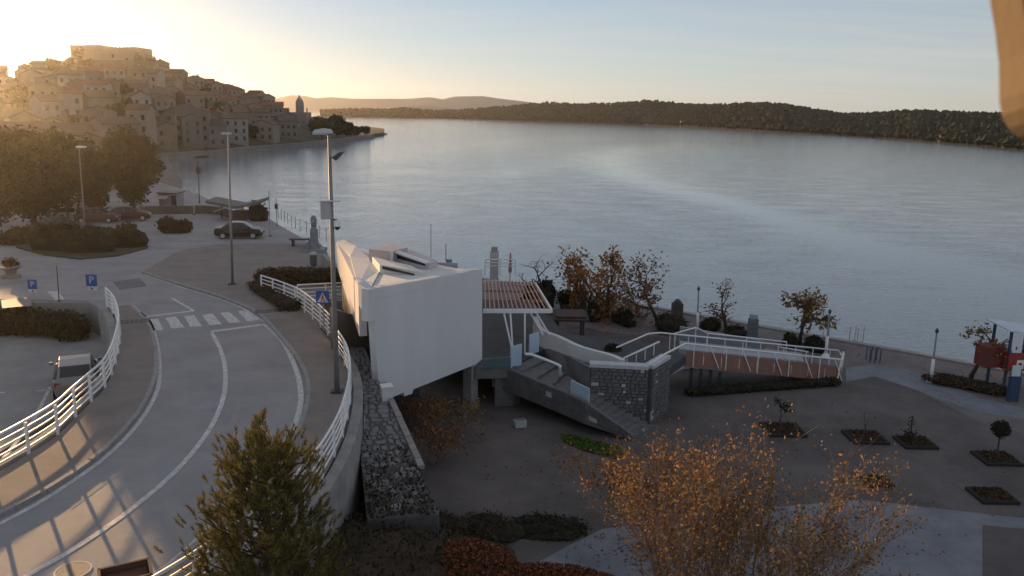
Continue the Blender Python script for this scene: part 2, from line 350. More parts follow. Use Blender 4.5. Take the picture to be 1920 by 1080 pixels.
def kerb(path, side, label):
    P = resample(path, 1.0); c = P[len(P) // 2]; t = thing('kerb', None, None, (c[0], c[1], gz(c[1]))); structure(t, label, 'kerb'); rk = random.Random(len(P))
    for a, b in zip(P, P[1:]):
        d = (b - a) / np.linalg.norm(b - a) * .008; j = rk.uniform(-.006, .006); a2, b2 = a + d, b - d
        MB().bar((a2[0], a2[1], gz(a2[1]) + .055 + j), (b2[0], b2[1], gz(b2[1]) + .055 + j), .15, .15).build('kerb_stone', kerbm, t)
    return t
kerb(kl, 1, 'stone kerb of the left pavement'); kerb(kr, 1, 'stone kerb of the right pavement')
# painted road markings: one object each
road = bpy.data.objects['road']
def line(px, wd, name='lane_line'):
    p = smooth([at(x, y, 5.0)[:2] for x, y in px], 6) if len(px) > 2 else [at(x, y, 5.0)[:2] for x, y in px]
    return strip(name, p, wd, paint, .008, gz, road)
line([(265, 585), (283, 608), (296, 650), (299, 700), (291, 742), (252, 803), (189, 864), (94, 930), (0, 982), (-100, 1030)], .16, 'edge_line')
line([(497, 609), (530, 642), (552, 685), (564, 735), (557, 785), (522, 850), (440, 945), (330, 1050), (270, 1090)], .2, 'edge_line')
line([(397, 624), (413, 655), (422, 690), (420, 740), (396, 800), (338, 875), (250, 952), (150, 1022), (50, 1080), (-60, 1140)], .17, 'centre_line')
line([(396, 622), (498, 608)], .3, 'stop_line'); line([(272, 594), (363, 583)], .28, 'stop_line'); line([(322, 556), (363, 583)], .15, 'centre_line')
line([(246, 571), (273, 594)], .14, 'edge_line')
line([(268, 504), (340, 532), (432, 566), (500, 606)], .12, 'edge_line')
for q in (((276, 599), (296, 598), (307, 619), (283, 620)), ((310, 596), (330, 594), (346, 614), (322, 616)), ((345, 593), (364, 591), (379, 612), (357, 613)), ((379, 591), (398, 588), (416, 608), (393, 610)), ((413, 587), (430, 585), (452, 604), (430, 606)), ((446, 584), (466, 581), (486, 600), (464, 603))):
    P = [at(x, y, 5.0) for x, y in q]; MB().add([(p[0], p[1], gz(p[1]) + .008) for p in P], [(0, 1, 2, 3)]).build('zebra_stripe', paint, road)
P = [atg(x, y) for x, y in ((89, 547), (108, 546), (121, 561), (104, 563))]
MB().add([(p[0], p[1], p[2] + .008) for p in P], [(0, 1, 2, 3)]).build('zebra_stripe', paint, road)
P = [atg(x, y) for x, y in ((2, 563), (58, 556), (60, 573), (4, 578))]
MB().add([(p[0], p[1], p[2] + .008) for p in P], [(0, 1, 2, 3)]).build('zebra_stripe', M('worn paint', (.2, .2, .2), .7, .3, 4), road)
cp_ = bpy.data.objects['car_park']
for px in (((94, 726), (62, 790), (-10, 880)), ((-60, 738), (10, 736)), ((68, 733), (98, 731))):
    p = [at(x, y, 3.35)[:2] for x, y in px]; strip('bay_line', p, .14, paint, .006, lambda Y: 3.35, cp_)
c = at(137, 1070, 5.0)
mh = thing('manhole_cover', 'round manhole cover with pale rim in the sunlit road', 'manhole cover', (c[0], c[1], 5.0))
MB().lathe((c[0], c[1], 5.004), [(.36, 0), (.36, .008)], 24).build('cover', M('iron cover', (.17, .16, .155), .7, .2, 8, .3, 40), mh)
m = MB(); 
for k in range(24):
    a0, a1 = 2 * math.pi * k / 24, 2 * math.pi * (k + 1) / 24
    m.add([(c[0] + r * math.cos(a), c[1] + r * math.sin(a), 5.014) for a in (a0, a1) for r in (.36, .40)], [(0, 1, 3, 2)])
m.build('rim', paint, mh)
for px, lab in (((252, 602), 'rusty drain grate in the left pavement beside the zebra crossing'), ((503, 583), 'rusty drain grate in the right pavement beside the zebra crossing')):
    c = at(*px, 5.12); g = thing('drain_grate', lab, 'drain grate', (c[0], c[1], 5.12), 'drain grates')
    MB().box((c[0], c[1], 5.124), (1.3, .75, .012), rad(20)).build('frame', darkst, g)
    for k in range(6): MB().box((c[0] - .5 + .2 * k, c[1] - .06 + .035 * k * 2 - .12, 5.135), (.05, .6, .02), rad(20)).build('bar', rust, g)

# retaining walls under the railings
def wall_along(name, path, z0, z1, th, mat, label):
    P = resample(path, .8); m = MB()
    for a, b in zip(P, P[1:]):
        m.prism([(a[0], a[1], z1), (b[0], b[1], z1), (b[0] + (b - a)[1] * 0, b[1], z1), (a[0], a[1], z1)][:2] + [], (0, 0, z0 - z1)) if False else None
    n = len(P); vs = []
    for i, p in enumerate(P):
        d = P[min(i + 1, n - 1)] - P[max(i - 1, 0)]; d = d[:2] / np.linalg.norm(d[:2]); nn_ = np.array([d[1], -d[0]]) * th / 2
        for q, z in ((p[:2] + nn_, z0), (p[:2] + nn_, z1), (p[:2] - nn_, z1), (p[:2] - nn_, z0)): vs.append((q[0], q[1], z))
    fs = [(4 * i + k, 4 * i + (k + 1) % 4, 4 * (i + 1) + (k + 1) % 4, 4 * (i + 1) + k) for i in range(n - 1) for k in range(4)] + [(3, 2, 1, 0), (4 * n - 4, 4 * n - 3, 4 * n - 2, 4 * n - 1)]
    o = m.add(vs, fs).build(name, mat); return tagit(o, label, 'wall')
rwB = wall_along('retaining_wall', [(p[0] + .28, p[1]) for p in RAIL_B], .8, 5.18, .34, conc, 'curved grey concrete retaining wall below the right railing')
rwL = wall_along('retaining_wall', [(p[0] - .3, p[1]) for p in RAIL_LEFT], 2.4, 5.18, .34, conc, 'curved concrete retaining wall between left railing and car park')
wall_along('retaining_wall', [(-60, 43.55), (-40, 43.55), (-22.5, 43.55)], 2.4, 4.88, .3, conc, 'low concrete retaining wall behind the long hedge of the car park')

# railings: white tube, five rails and posts
def railing(path, label, n_rails=5, h=1.1, zf=lambda Y: gz(Y) + .12, step=1.55, group='white tube railings beside the road', skip_lower=0):
    P = resample(path, .45); pts = [np.array([p[0], p[1], zf(p[1])]) for p in P]; c = pts[len(pts) // 2]
    t = thing('railing', label, 'railing', (c[0], c[1], c[2]), group)
    for k in range(n_rails):
        z = h - .21 * k; MB().tube([p + np.array([0, 0, z - .04]) for p in pts], .042 if k == 0 else .028, 6).build('top_rail' if k == 0 else 'rail', whitep, t, smooth=True)
    Q = resample(path, step)
    for q in Q: MB().box((q[0], q[1], zf(q[1]) + h / 2 - .07), (.075, .075, h - .06)).build('post', whitep, t)
    return t
railing(RAIL_LEFT, 'long curved white railing along the left pavement above the car park')
railing(RAIL_A, 'white railing curving from the square to the tall camera pole')
railing(RAIL_B, 'curved white railing on the concrete wall, running behind the pine')
railing(RAIL_C, 'short straight white railing behind the zebra crossing sign')
# graffiti on the wall below railing B
g = MB(); rng = random.Random(4)
Pw = resample([(p[0] + .47, p[1]) for p in RAIL_B], .25)
for i in range(6, 26):
    a, b = Pw[i], Pw[i + 1]; zt = 4.7 - .12 * abs(math.sin(i * .9)); zb = 3.4 + .25 * math.sin(i * 1.7)
    if i % 6 == 3: zb = 4.1
    g.add([(a[0] + .02, a[1], zb), (b[0] + .02, b[1], zb), (b[0] + .02, b[1], zt), (a[0] + .02, a[1], zt)], [(0, 1, 2, 3)])
g.build('graffiti_patch', M('pale blue paint', (.42, .55, .62), .6, .1, 3), rwB)

# ---------------------------------------------------------------- white pavilion
FA = np.array([-1.45, 37.35]); fdir = np.array([math.sin(rad(35)), math.cos(rad(35))]); fnor = np.array([fdir[1], -fdir[0]])
def fac(x, y, push=0.0):
    d = ray(x, y); t = ((FA - EYE[:2]) @ fnor) / (d[:2] @ fnor); p = EYE + d * t
    return np.array([p[0] + fnor[0] * push, p[1] + fnor[1] * push, p[2]])
bld = thing('pavilion', 'white angular pavilion with folded roof overhanging the plaza', 'pavilion', (-5, 40, 1.5))
TH = np.array([-fnor[0], -fnor[1], 0]) * .35
front = [fac(*q) for q in ((690, 543), (715, 538), (870, 511), (886, 506), (904, 505), (904, 674), (892, 683), (775, 730), (773, 738), (758, 743), (757, 736), (712, 755), (702, 603), (690, 603))]
MB().prism(front, TH).build('front_wall', wall_w, bld)
A0 = front[0]
back = np.array([-9.8, 45.2, 0]); ldir = (back[:2] - A0[:2]); ldir /= np.linalg.norm(ldir)
# left chamfer and side wall
Lb = np.array([A0[0] - .55, A0[1] + .9]); P0 = A0 + TH * .0
lt = 8.62
MB().prism([(A0[0], A0[1], 7.25), (Lb[0], Lb[1], 7.7), (Lb[0], Lb[1], lt), (A0[0], A0[1], 8.52)], (.25, .3, 0)).build('chamfer_wall', wall_w, bld)
FLo, FLi = np.array([-10.1, 46.8]), np.array([-9.9, 48.2])
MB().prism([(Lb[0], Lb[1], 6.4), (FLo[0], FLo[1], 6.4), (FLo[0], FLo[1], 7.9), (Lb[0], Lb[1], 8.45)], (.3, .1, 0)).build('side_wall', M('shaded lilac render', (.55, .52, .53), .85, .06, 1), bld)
# sloping parapet band on the left, roof slab
zt = 8.35
inn = [at(645, 449, 8.3), at(667, 461, 8.25), at(696, 487, 8.2), at(713, 506, 8.2)]
outr = [(FLo[0], FLo[1], 7.92), (-8.1, 40.6, 8.2), (Lb[0], Lb[1], 8.5), (A0[0] + .05, A0[1] + .1, 8.56)]
m = MB(); ov = [np.array(o) for o in outr]; iv = [np.array(o) for o in inn]
m.add(ov + iv + [o - np.array([0, 0, .3]) for o in ov] + [i - np.array([0, 0, .3]) for i in iv], [(0, 1, 5, 4), (1, 2, 6, 5), (2, 3, 7, 6), (8, 12, 13, 9), (9, 13, 14, 10), (10, 14, 15, 11), (0, 8, 9, 1), (1, 9, 10, 2), (2, 10, 11, 3), (4, 5, 13, 12), (5, 6, 14, 13), (6, 7, 15, 14), (0, 4, 12, 8), (3, 11, 15, 7)])
m.build('parapet', wall_w, bld)
FR = fac(900, 506)
FL_ = at(741, 468, 8.1); FM = at(806, 493, 8.1); FN = at(856, 503, 8.1)
roof = [(A0[0] + .1, A0[1] + .1, 8.5), (FR[0], FR[1], 8.24), tuple(FN), tuple(FM), tuple(FL_), (FL_[0] - 2.4, FL_[1] + 1.4, 7.9)] + [tuple(i - np.array([0, 0, .32])) for i in inn[:3]] + [tuple(inn[3] - np.array([0, 0, .1]))]
c = np.mean([np.array(r) for r in roof], axis=0) - np.array([0, 0, .12]); nr = len(roof)
MB().add(roof + [tuple(c)] + [(r[0], r[1], r[2] - .35) for r in roof], [(i, (i + 1) % nr, nr) for i in range(nr)] + [(i, nr + 1 + i, nr + 1 + (i + 1) % nr, (i + 1) % nr) for i in range(nr)] + [tuple(range(2 * nr, nr, -1))]).build('roof', wall_w, bld)
ew = [np.array([*FR[:2], 8.0]), np.array([*FN[:2], 7.9]), np.array([*FM[:2], 7.9]), np.array([*FL_[:2], 7.9])]
for a_, b_ in zip(ew, ew[1:]): MB().prism([(a_[0], a_[1], 3.9), (b_[0], b_[1], 3.9), tuple(b_), tuple(a_)], (-.25, -.05, 0)).build('side_wall', wall_w, bld)
# raised wedge (roof light, its sunlit cream put into the colour), box volume, long clerestory
w0, w1, w2, w3 = at(698, 488, 8.35), at(712, 504, 8.4), at(799, 514, 8.32), at(770, 500, 8.3)
def wedge(q, lift, nm, mat):
    q = [np.array(p) for p in q]; m = MB(); m.add([p + np.array([0, 0, l]) for p, l in zip(q, lift)] + [p - np.array([0, 0, .25]) for p in q], [(0, 1, 2, 3), (7, 6, 5, 4), (0, 4, 5, 1), (1, 5, 6, 2), (2, 6, 7, 3), (3, 7, 4, 0)]); return m.build(nm, mat, bld)
wedge([w0, w1, w2, w3], [.18, .20, .06, .06], 'roof_light', M('painted sunlit cream', (.78, .75, .66), .8, .04, 2))
MB().prism([w1 + np.array([.12, -.05, .0]), w2 + np.array([-.5, -.12, -.06]), w2 + np.array([-.5, -.12, .02]), w1 + np.array([.12, -.05, .14])], (0, .05, 0)).build('roof_light_shadow', glassd, bld)  # dark strip standing in for the shadow under the wedge
b0, b1 = at(694, 489, 8.2), at(735, 494, 8.2)
bx = np.array([b1[0] - b0[0], b1[1] - b0[1]]); 
ang = math.atan2(bx[1], bx[0]); ctr = (b0 + b1) / 2
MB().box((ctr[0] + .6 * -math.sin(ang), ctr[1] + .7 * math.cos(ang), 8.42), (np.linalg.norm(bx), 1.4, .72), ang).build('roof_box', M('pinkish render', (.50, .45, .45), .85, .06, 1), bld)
MB().box((b1[0], b1[1] - .02, 8.42), (.13, .13, .76)).build('corner_post', wall_w, bld)
c0, c1 = at(741, 493, 8.12), at(804, 506, 8.12); back_ = np.array([.55, 1.5, 0])
t0 = np.array([c0[0], c0[1], atd(741, 472, c0[1])[2]]); t1 = np.array([c1[0], c1[1], atd(806, 494, c1[1])[2]])
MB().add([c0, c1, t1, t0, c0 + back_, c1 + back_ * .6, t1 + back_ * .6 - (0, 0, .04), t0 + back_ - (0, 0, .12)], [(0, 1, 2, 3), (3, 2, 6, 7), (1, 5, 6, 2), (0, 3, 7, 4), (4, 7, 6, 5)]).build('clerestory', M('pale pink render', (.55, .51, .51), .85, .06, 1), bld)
dl_ = (c1 - c0); nl_ = np.array([dl_[1], -dl_[0], 0]); nl_ /= np.linalg.norm(nl_); nl_ *= -1 if nl_[1] > 0 else 1
def on_(u, v): return (c0 * (1 - u) + c1 * u) * (1 - v) + (t0 * (1 - u) + t1 * u) * v
MB().prism([on_(.06, .45) + nl_ * .02, on_(.9, .45) + nl_ * .02, on_(.9, .8) + nl_ * .02, on_(.06, .8) + nl_ * .02], -nl_ * .05).build('clerestory_window', glassd, bld)
MB().bar(t0 + nl_ * .06 + (0, 0, .05), t1 + nl_ * .06 + (0, 0, .05), .3, .08).build('clerestory_eave', whitep, bld)
# undercroft
ur = [fac(892, 683, -3.5), fac(738, 742, -3.5)]
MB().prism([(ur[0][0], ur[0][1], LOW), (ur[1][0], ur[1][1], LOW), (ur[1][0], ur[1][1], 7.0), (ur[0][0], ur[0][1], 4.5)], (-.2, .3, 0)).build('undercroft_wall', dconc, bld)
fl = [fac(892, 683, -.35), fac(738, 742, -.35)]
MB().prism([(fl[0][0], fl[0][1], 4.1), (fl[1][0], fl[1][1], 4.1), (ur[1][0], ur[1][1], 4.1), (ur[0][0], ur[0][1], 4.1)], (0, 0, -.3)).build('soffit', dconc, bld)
for px, wdt in ((898, .5),):
    p = fac(px, 700, -.5); MB().box((p[0], p[1], 2.65), (wdt, wdt, 2.28), rad(-35)).build('column', conc, bld)
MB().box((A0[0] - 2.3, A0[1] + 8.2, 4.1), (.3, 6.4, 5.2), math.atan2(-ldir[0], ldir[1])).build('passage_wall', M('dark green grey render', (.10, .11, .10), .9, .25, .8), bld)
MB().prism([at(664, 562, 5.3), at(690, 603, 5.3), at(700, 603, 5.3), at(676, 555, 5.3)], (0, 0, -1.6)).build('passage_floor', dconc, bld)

# low grey wall and boundary beside the pavilion
P = [at(606, 470, 5.6), at(640, 505, 5.6), at(682, 548, 5.6)]
m = MB(); [m.bar(np.array([a[0], a[1], gz(a[1]) + .45]), np.array([b[0], b[1], gz(b[1]) + .45]), .3, .9) for a, b in zip(P, P[1:])]
tagit(m.build('parapet_wall', conc), 'low grey wall running down beside the left flank of the white pavilion', 'wall')

# terrace, retaining walls, stair
TZ = 3.5
tp = [at(892, 690, TZ)[:2], at(985, 683, TZ)[:2], at(1000, 672, TZ)[:2]]
ter = [(-1.7, 37.6), (.1, 37.9), (1.2, 39.9), (1.8, 41.0), (2.7, 39.9), (3.9, 36.7), (6.2, 36.3), (6.5, 36.6), (7.6, 38.0), (8.9, 40.2), (7.3, 42.2), (6.0, 42.6), (3, 44), (1.2, 52), (-4.6, 52), (-5, 46)]
trc = thing('raised_terrace', 'grey stone terrace beside the white pavilion with pergola and stair', 'terrace', (2, 40, LOW))
o = sheet('deck', ter, M('dark terrace paving', (.055, .057, .06), .85, 0, 1, .2, 25, .3, col2=(.085, .088, .09)), 0, lambda Y: TZ, .45, folds=(), parent=None)
for v in o.data.vertices: v.co = Vector((v.co.x - 2, v.co.y - 40, v.co.z - LOW))
o.parent = trc; ORG[o.name] = np.array([2., 40., LOW])
def terwall(nm, a, b, z0, z1, th, mat, parent=trc):
    return MB().bar((a[0], a[1], (z0 + z1) / 2), (b[0], b[1], (z0 + z1) / 2), th, z1 - z0).build(nm, mat, parent)
terwall('front_wall', (-.75, 37.85), (.15, 38.0), LOW, TZ - .46, .3, stoned)
terwall('front_wall', (.2, 38.1), (1.1, 39.4), LOW, TZ - .46, .3, stoned)
terwall('fascia', (-1.7, 37.45), (.3, 37.75), TZ - .5, TZ + .06, .28, stoned)
terwall('back_wall', (-4.5, 42), (2.2, 42.5), LOW, TZ - .46, .3, dconc)
# stone clad wall at the head of the ramp, its stones individually
wallst = thing('stone_wall', 'grey rubble stone wall with scattered pale stones below the white parapet', 'stone wall', (6, 36, LOW))
PW = [np.array([3.66, 36.15]), np.array([6.25, 35.9]), np.array([7.35, 37.6])]
zt_ = 4.12
for a, b in zip(PW, PW[1:]): MB().bar((a[0], a[1], (LOW + zt_) / 2), (b[0], b[1], (LOW + zt_) / 2), .42, zt_ - LOW).build('core', mortar, wallst)
MB().bar((*(PW[0] + (-.05, .05)), zt_ + .08), (*PW[1], zt_ + .08), .55, .16).bar((*PW[1], zt_ + .083), (*PW[2], zt_ + .083), .5, .16).build('coping', M('pale coping', (.5, .51, .53), .8, .1, 3), wallst)
rng = random.Random(7)
def stones(parent, a, b, z0, z1, outward, wdt=(.16, .42), ht=.17, palep=.06, mats=None, cover=.26):
    a = np.array(a, float); b = np.array(b, float); Ln = np.linalg.norm(b - a); d = (b - a) / Ln; z = z0
    out_ = np.array(outward, float)
    while z < z1 - .06:
        h = min(ht * rng.uniform(.75, 1.25), z1 - z); x = 0
        while x < Ln - .05:
            wd = min(rng.uniform(*wdt), Ln - x); p = a + d * (x + wd / 2) + out_ * (cover + rng.uniform(-.015, .025))
            q = [(-wd / 2 + .015, -h / 2 + .012), (wd / 2 - .015, -h / 2 + .012 + rng.uniform(0, .02)), (wd / 2 - .015 - rng.uniform(0, .03), h / 2 - .012), (-wd / 2 + .015 + rng.uniform(0, .03), h / 2 - .012 - rng.uniform(0, .02))]
            V = [np.array([p[0] + d[0] * s, p[1] + d[1] * s, z + h / 2 + t]) for s, t in q]
            V2 = [v + np.array([out_[0], out_[1], 0]) * .05 + (np.array([p[0], p[1], z + h / 2]) - v) * .14 for v in V]
            V0 = [v - np.array([out_[0], out_[1], 0]) * .08 for v in V]
            MB().add(V0 + V2, [(4, 5, 6, 7), (0, 1, 5, 4), (1, 2, 6, 5), (2, 3, 7, 6), (3, 0, 4, 7)]).build('stone', stonep if rng.random() < palep else (mats or stonem), parent)
            x += wd
        z += h
n1 = np.array([-(PW[1] - PW[0])[1], (PW[1] - PW[0])[0]]); n1 = -n1 / np.linalg.norm(n1); n1 = n1 if n1[1] < 0 else -n1
n2 = np.array([(PW[2] - PW[1])[1], -(PW[2] - PW[1])[0]]); n2 /= np.linalg.norm(n2)
if n2[0] < 0: n2 = -n2
stones(wallst, PW[0], PW[1], LOW, zt_, n1, cover=.21); stones(wallst, PW[1], PW[2], LOW, zt_, n2, cover=.21)

# stair in two flights with a landing, passing in front of the stone wall
La, Lb, Lc, Ld = at(945, 692, 3.3), at(1062, 743, 2.88), at(1100, 757, 2.88), at(1188, 822, 1.5)
Ra, Rb, Rc, Rd = at(1005, 670, 3.3), at(1078, 716, 2.88), at(1120, 738, 2.9), at(1226, 803, 1.5)
stair = thing('stone_stair', 'dark stone stair descending in two flights from the terrace to the plaza', 'stair', (La[0], La[1], LOW))
stepm = M('worn step stone', (.15, .15, .155), .85, .25, 3, .2, 20)
def flight(l0, l1, r0_, r1_, n, z0, z1, mt):
    for k in range(n):
        ta, tb = k / n, (k + 1.06) / n; z = z0 + (z1 - z0) * (k / n); q = [l0 + (l1 - l0) * ta, l0 + (l1 - l0) * tb, r0_ + (r1_ - r0_) * tb, r0_ + (r1_ - r0_) * ta]; hh_ = min(.42, z - LOW - .004)
        MB().prism([(p[0], p[1], z) for p in q], (0, 0, -hh_)).build('step', mt if n > 1 else stoned, stair)
flight(La, Lb, Ra, Rb, 4, 3.40, 2.88, stepm); flight(Lb, Lc, Rb, Rc, 1, 2.88, 2.88, stoned); flight(Lc, Ld, Rc, Rd, 8, 2.74, 1.5, stepm)
tops = [np.array([La[0] - .5, La[1] + .05, 3.52]), np.array([*La[:2], 3.5]), np.array([*Lb[:2], 3.12]), np.array([*Lc[:2], 3.02]), np.array([*Ld[:2], 1.72])]; bots = [2.45, 2.35, 2.05, 2.0, LOW]
dS = np.array([-.06, -.2, 0])
for i in range(4):
    p, q = tops[i], tops[i + 1]; MB().prism([p, q, (q[0], q[1], bots[i + 1]), (p[0], p[1], bots[i])], dS).build('stringer', stoned, stair)
rngS = random.Random(17)
for i in range(4):
    p, q = tops[i] + dS * 1.02, tops[i + 1] + dS * 1.02; ln_ = np.linalg.norm((q - p)[:2]); nC = max(2, int(ln_ / .36))
    for c_ in range(nC):
        for rr in range(4):
            u0, u1 = (c_ + .04 + .3 * (rr % 2) / 1) / nC, min((c_ + .93 + .3 * (rr % 2)) / nC, 1); 
            if u1 - u0 < .3 / nC: continue
            def P_(u, v): zt_c = p[2] + (q[2] - p[2]) * u; zb_c = bots[i] + (bots[i + 1] - bots[i]) * u; return np.array([*(p + (q - p) * u)[:2], zb_c + (zt_c - zb_c) * v])
            v0, v1 = (rr + .06) / 4, (rr + .94) / 4; Q = [P_(u0, v0), P_(u1, v0), P_(u1, v1), P_(u0, v1)]; cc = sum(Q) / 4; dp = dS / np.linalg.norm(dS) * rngS.uniform(.02, .05)
            MB().add(Q + [x + (cc - x) * .12 + dp for x in Q], [(4, 5, 6, 7), (0, 1, 5, 4), (1, 2, 6, 5), (2, 3, 7, 6), (3, 0, 4, 7)]).build('stone', stonep if rngS.random() < .04 else stoned, stair)
MB().prism([(La[0] + .2, La[1] + .9, LOW), (Lc[0] + .3, Lc[1] + .5, LOW), (Lc[0] + .3, Lc[1] + .5, 2.4), (La[0] + .2, La[1] + .9, 2.9)], (.1, .15, 0)).build('under_wall', M('recess shade black', (.02, .02, .02), .95, .1), stair)  # near-black colour paints the shade of the recess onto this wall
MB().prism([(1.6, 41.2, LOW), (3.66, 36.35, LOW), (3.66, 36.35, 3.95), (2.6, 39.6, 3.6), (1.6, 41.2, 3.55)], (.2, .08, 0)).build('side_wall', M('side wall render', (.16, .155, .16), .9, .2, 1.2, .15, 25), stair)
hr = [at(985, 664, 4.35), at(1000, 666, 4.3), at(1046, 684, 3.9), at(1050, 690, 3.75), at(1050, 706, 3.2)]
hr = [np.array(p) for p in hr]
MB().tube(smooth(hr, 4), .07, 8).build('handrail', whitep, stair, smooth=True)
pl = [at(1070, 740, 2.9), at(1104, 755, 2.9)]
MB().bar((pl[0][0], pl[0][1] - .02, 3.27), (pl[1][0], pl[1][1] - .02, 3.22), .06, .68).build('balustrade_panel', M('pale blue panel', (.45, .56, .68), .5, .05, 2), stair)

# white parapet
pt = [(1.15, 42.6), (1.5, 41.3), (2.3, 40.2), (3.3, 38.6), (4.6, 37.4), (5.1, 36.6)]
ptz = [4.75, 4.4, 4.35, 4.3, 4.28, 4.26]
pbz = [3.5, 3.5, 3.5, 3.6, 3.7, 3.8]
ps = smooth([(x, y, a) for (x, y), a in zip(pt, ptz)], 4); pb = smooth([(x, y, a) for (x, y), a in zip(pt, pbz)], 4); m = MB(); n = len(ps); vs = []
for i, (p, q) in enumerate(zip(ps, pb)):
    for dx in (0, .22): vs += [(p[0] + dx, p[1] + dx * .6, q[2]), (p[0] + dx, p[1] + dx * .6, p[2])]
fs = []
for i in range(n - 1):
    a, b = 4 * i, 4 * (i + 1); fs += [(a, a + 1, b + 1, b), (a + 1, a + 3, b + 3, b + 1), (a + 3, a + 2, b + 2, b + 3), (a + 2, a, b, b + 2)]
fs += [(0, 2, 3, 1), (4 * n - 4, 4 * n - 3, 4 * n - 1, 4 * n - 2)]
tagit(m.add(vs, fs).build('parapet_wall', wall_w), 'curved white parapet wall between pergola and stone wall', 'wall')
for i, (a, b, z0, z1) in enumerate(((at(957, 690, TZ), at(977, 684, TZ), TZ, TZ + 1.05), (at(992, 676, TZ), at(1009, 670, TZ), TZ + .3, TZ + 1.3))):
    tagit(MB().bar((a[0], a[1], (z0 + z1) / 2), (b[0], b[1], (z0 + z1) / 2), .07, z1 - z0).build('balustrade_panel', M('pale blue panel', (.45, .56, .68), .5, .05, 2)), ['pale blue panel at the stair head beside the pavilion corner', 'pale panel under the pergola struts, right of the stair head'][i], 'panel', 'pale balustrade panels on the terrace')
a, b = at(905, 692, TZ), at(957, 690, TZ)
tagit(MB().bar((a[0], a[1], TZ + .25), (b[0], b[1], TZ + .3), .05, .5).build('balustrade_panel', M('teal glass', (.10, .15, .17), .2, .1, 2)), 'low dark teal glass panel along the terrace edge by the pavilion', 'panel', 'glass panels on the terrace edge')

# pergola
per = thing('pergola', 'reddish slatted pergola with white beams on slanted white struts', 'pergola', (0, 43, TZ))
pz = 5.6; fl_, fr_ = at(906, 583, pz), at(1034, 583, pz); bl_, br_ = at(906, 528, pz), at(1003, 532, pz)
slatm = M('reddish slat wood', (.52, .30, .22), .7, .2, 3, .1, 20)
MB().bar(fl_, fr_, .14, .2).build('beam', whitep, per); MB().bar(bl_, br_, .12, .16).build('beam', whitep, per); MB().bar(fr_, br_, .12, .18).build('beam', whitep, per)
for t in (.33, .66): MB().bar(fl_ * (1 - t) + bl_ * t, fr_ * (1 - t) + br_ * t, .1, .12).build('beam', slatm, per)
for k in range(15):
    t = (k + .5) / 15; a = fl_ * (1 - t) + fr_ * t; b = bl_ * (1 - t) + br_ * t; u = np.array([0, 0, .13]); MB().bar(a + u, b + u, .055, .09).build('slat', slatm, per)
for top, bot, zb in (((945, 588), (962, 664), TZ + .1), ((957, 588), (962, 664), TZ + .1), ((984, 588), (984, 664), TZ), ((992, 582), (1018, 628), 4.3), ((1003, 582), (1030, 628), 4.3)):
    a = at(*top, pz - .1); b = at(*bot, zb); MB().tube([a, b], .05, 6).build('strut', whitep, per)
# things behind the pergola
p = at(925, 530, 5.0); ch = thing('chimney', 'squat pinkish chimney behind the pergola', 'chimney', (p[0], p[1] + 2, 4.0))
MB().box((p[0], p[1] + 2, 5.4), (.55, .55, 2.4)).build('shaft', M('pinkish render', (.5, .45, .45)), ch); MB().box((p[0], p[1] + 2, 6.75), (.4, .4, .3)).build('cap', conc, ch)
railing([at(906, 530, 5.4)[:2] + (0, 3), at(966, 530, 5.4)[:2] + (0, 3)], 'thin pale railing behind the pergola beside the chimney', 3, 1.0, lambda Y: 5.3, 1.2)
p = at(956, 532, 5.0); um = thing('closed_parasol', 'closed reddish parasol standing behind the pergola', 'parasol', (p[0], p[1] + 2, 4.5))
MB().tube([(p[0], p[1] + 2, 4.5), (p[0], p[1] + 2, 5.6)], .035, 6).build('pole', galv, um); MB().lathe((p[0], p[1] + 2, 5.3), [(.09, 0), (.12, .2), (.08, .9), (.03, 1.3)], 8).build('canopy', M('faded red fabric', (.38, .22, .20), .9, .1, 4), um)

# ramp with railings
ramp = thing('access_ramp', 'long access ramp with orange side panels descending to the promenade', 'ramp', (13, 41, LOW))
F0, F1 = np.array([8.8, 40.2]), np.array([17.7, 42.45]); B0, B1 = np.array([7.9, 42.2]), np.array([18.2, 44.2])
def rz_(t): return 3.05 * (1 - t) + 1.62 * t
m = MB(); m.add([(*F0, rz_(0)), (*F1, rz_(1)), (*B1, rz_(1)), (*B0, rz_(0)), (*F0, rz_(0) - .18), (*F1, LOW), (*B1, LOW), (*B0, rz_(0) - .18)], [(0, 1, 2, 3), (7, 6, 5, 4), (0, 4, 5, 1), (1, 5, 6, 2), (2, 6, 7, 3), (3, 7, 4, 0)]); m.build('deck', M('pale ramp concrete', (.40, .41, .44), .8, .1, 1.5), ramp)
m = MB(); m.prism([(7.35, 37.7, 3.3), (8.8, 40.2, 3.05), (7.9, 42.2, 3.05), (6.5, 38.7, 3.3)], (0, 0, -.25)); m.build('landing', M('pale ramp concrete', (.4, .41, .44)), ramp)
orange = M('orange brown panel', (.27, .14, .105), .75, .15, 1.5, .05, 20)
NP = 9
for k in range(NP):
    t0, t1 = k / NP + .003, (k + 1) / NP - .003; a, b = F0 + (F1 - F0) * t0, F0 + (F1 - F0) * t1
    for (a, b) in ((a, b),):
        o_ = np.array([.02, -.08]); MB().prism([(*(a + o_), rz_(t0) - .12), (*(b + o_), max(rz_(t1) - .12, LOW + .06)), (*(b + o_), rz_(t1) + .72), (*(a + o_), rz_(t0) + .72)], (0, .04, 0)).build('side_panel', orange, ramp)
for k in range(4):
    a = F0 + (F1 - F0) * (.06 + .06 * k) + (F1 - F0) @ np.array([0, 0]) * 0; MB().box((a[0], a[1] + .5, (LOW + rz_(.1 + .1 * k) - .2) / 2), (.14, .14, rz_(.1 + .1 * k) - .2 - LOW)).build('support', darkst, ramp)
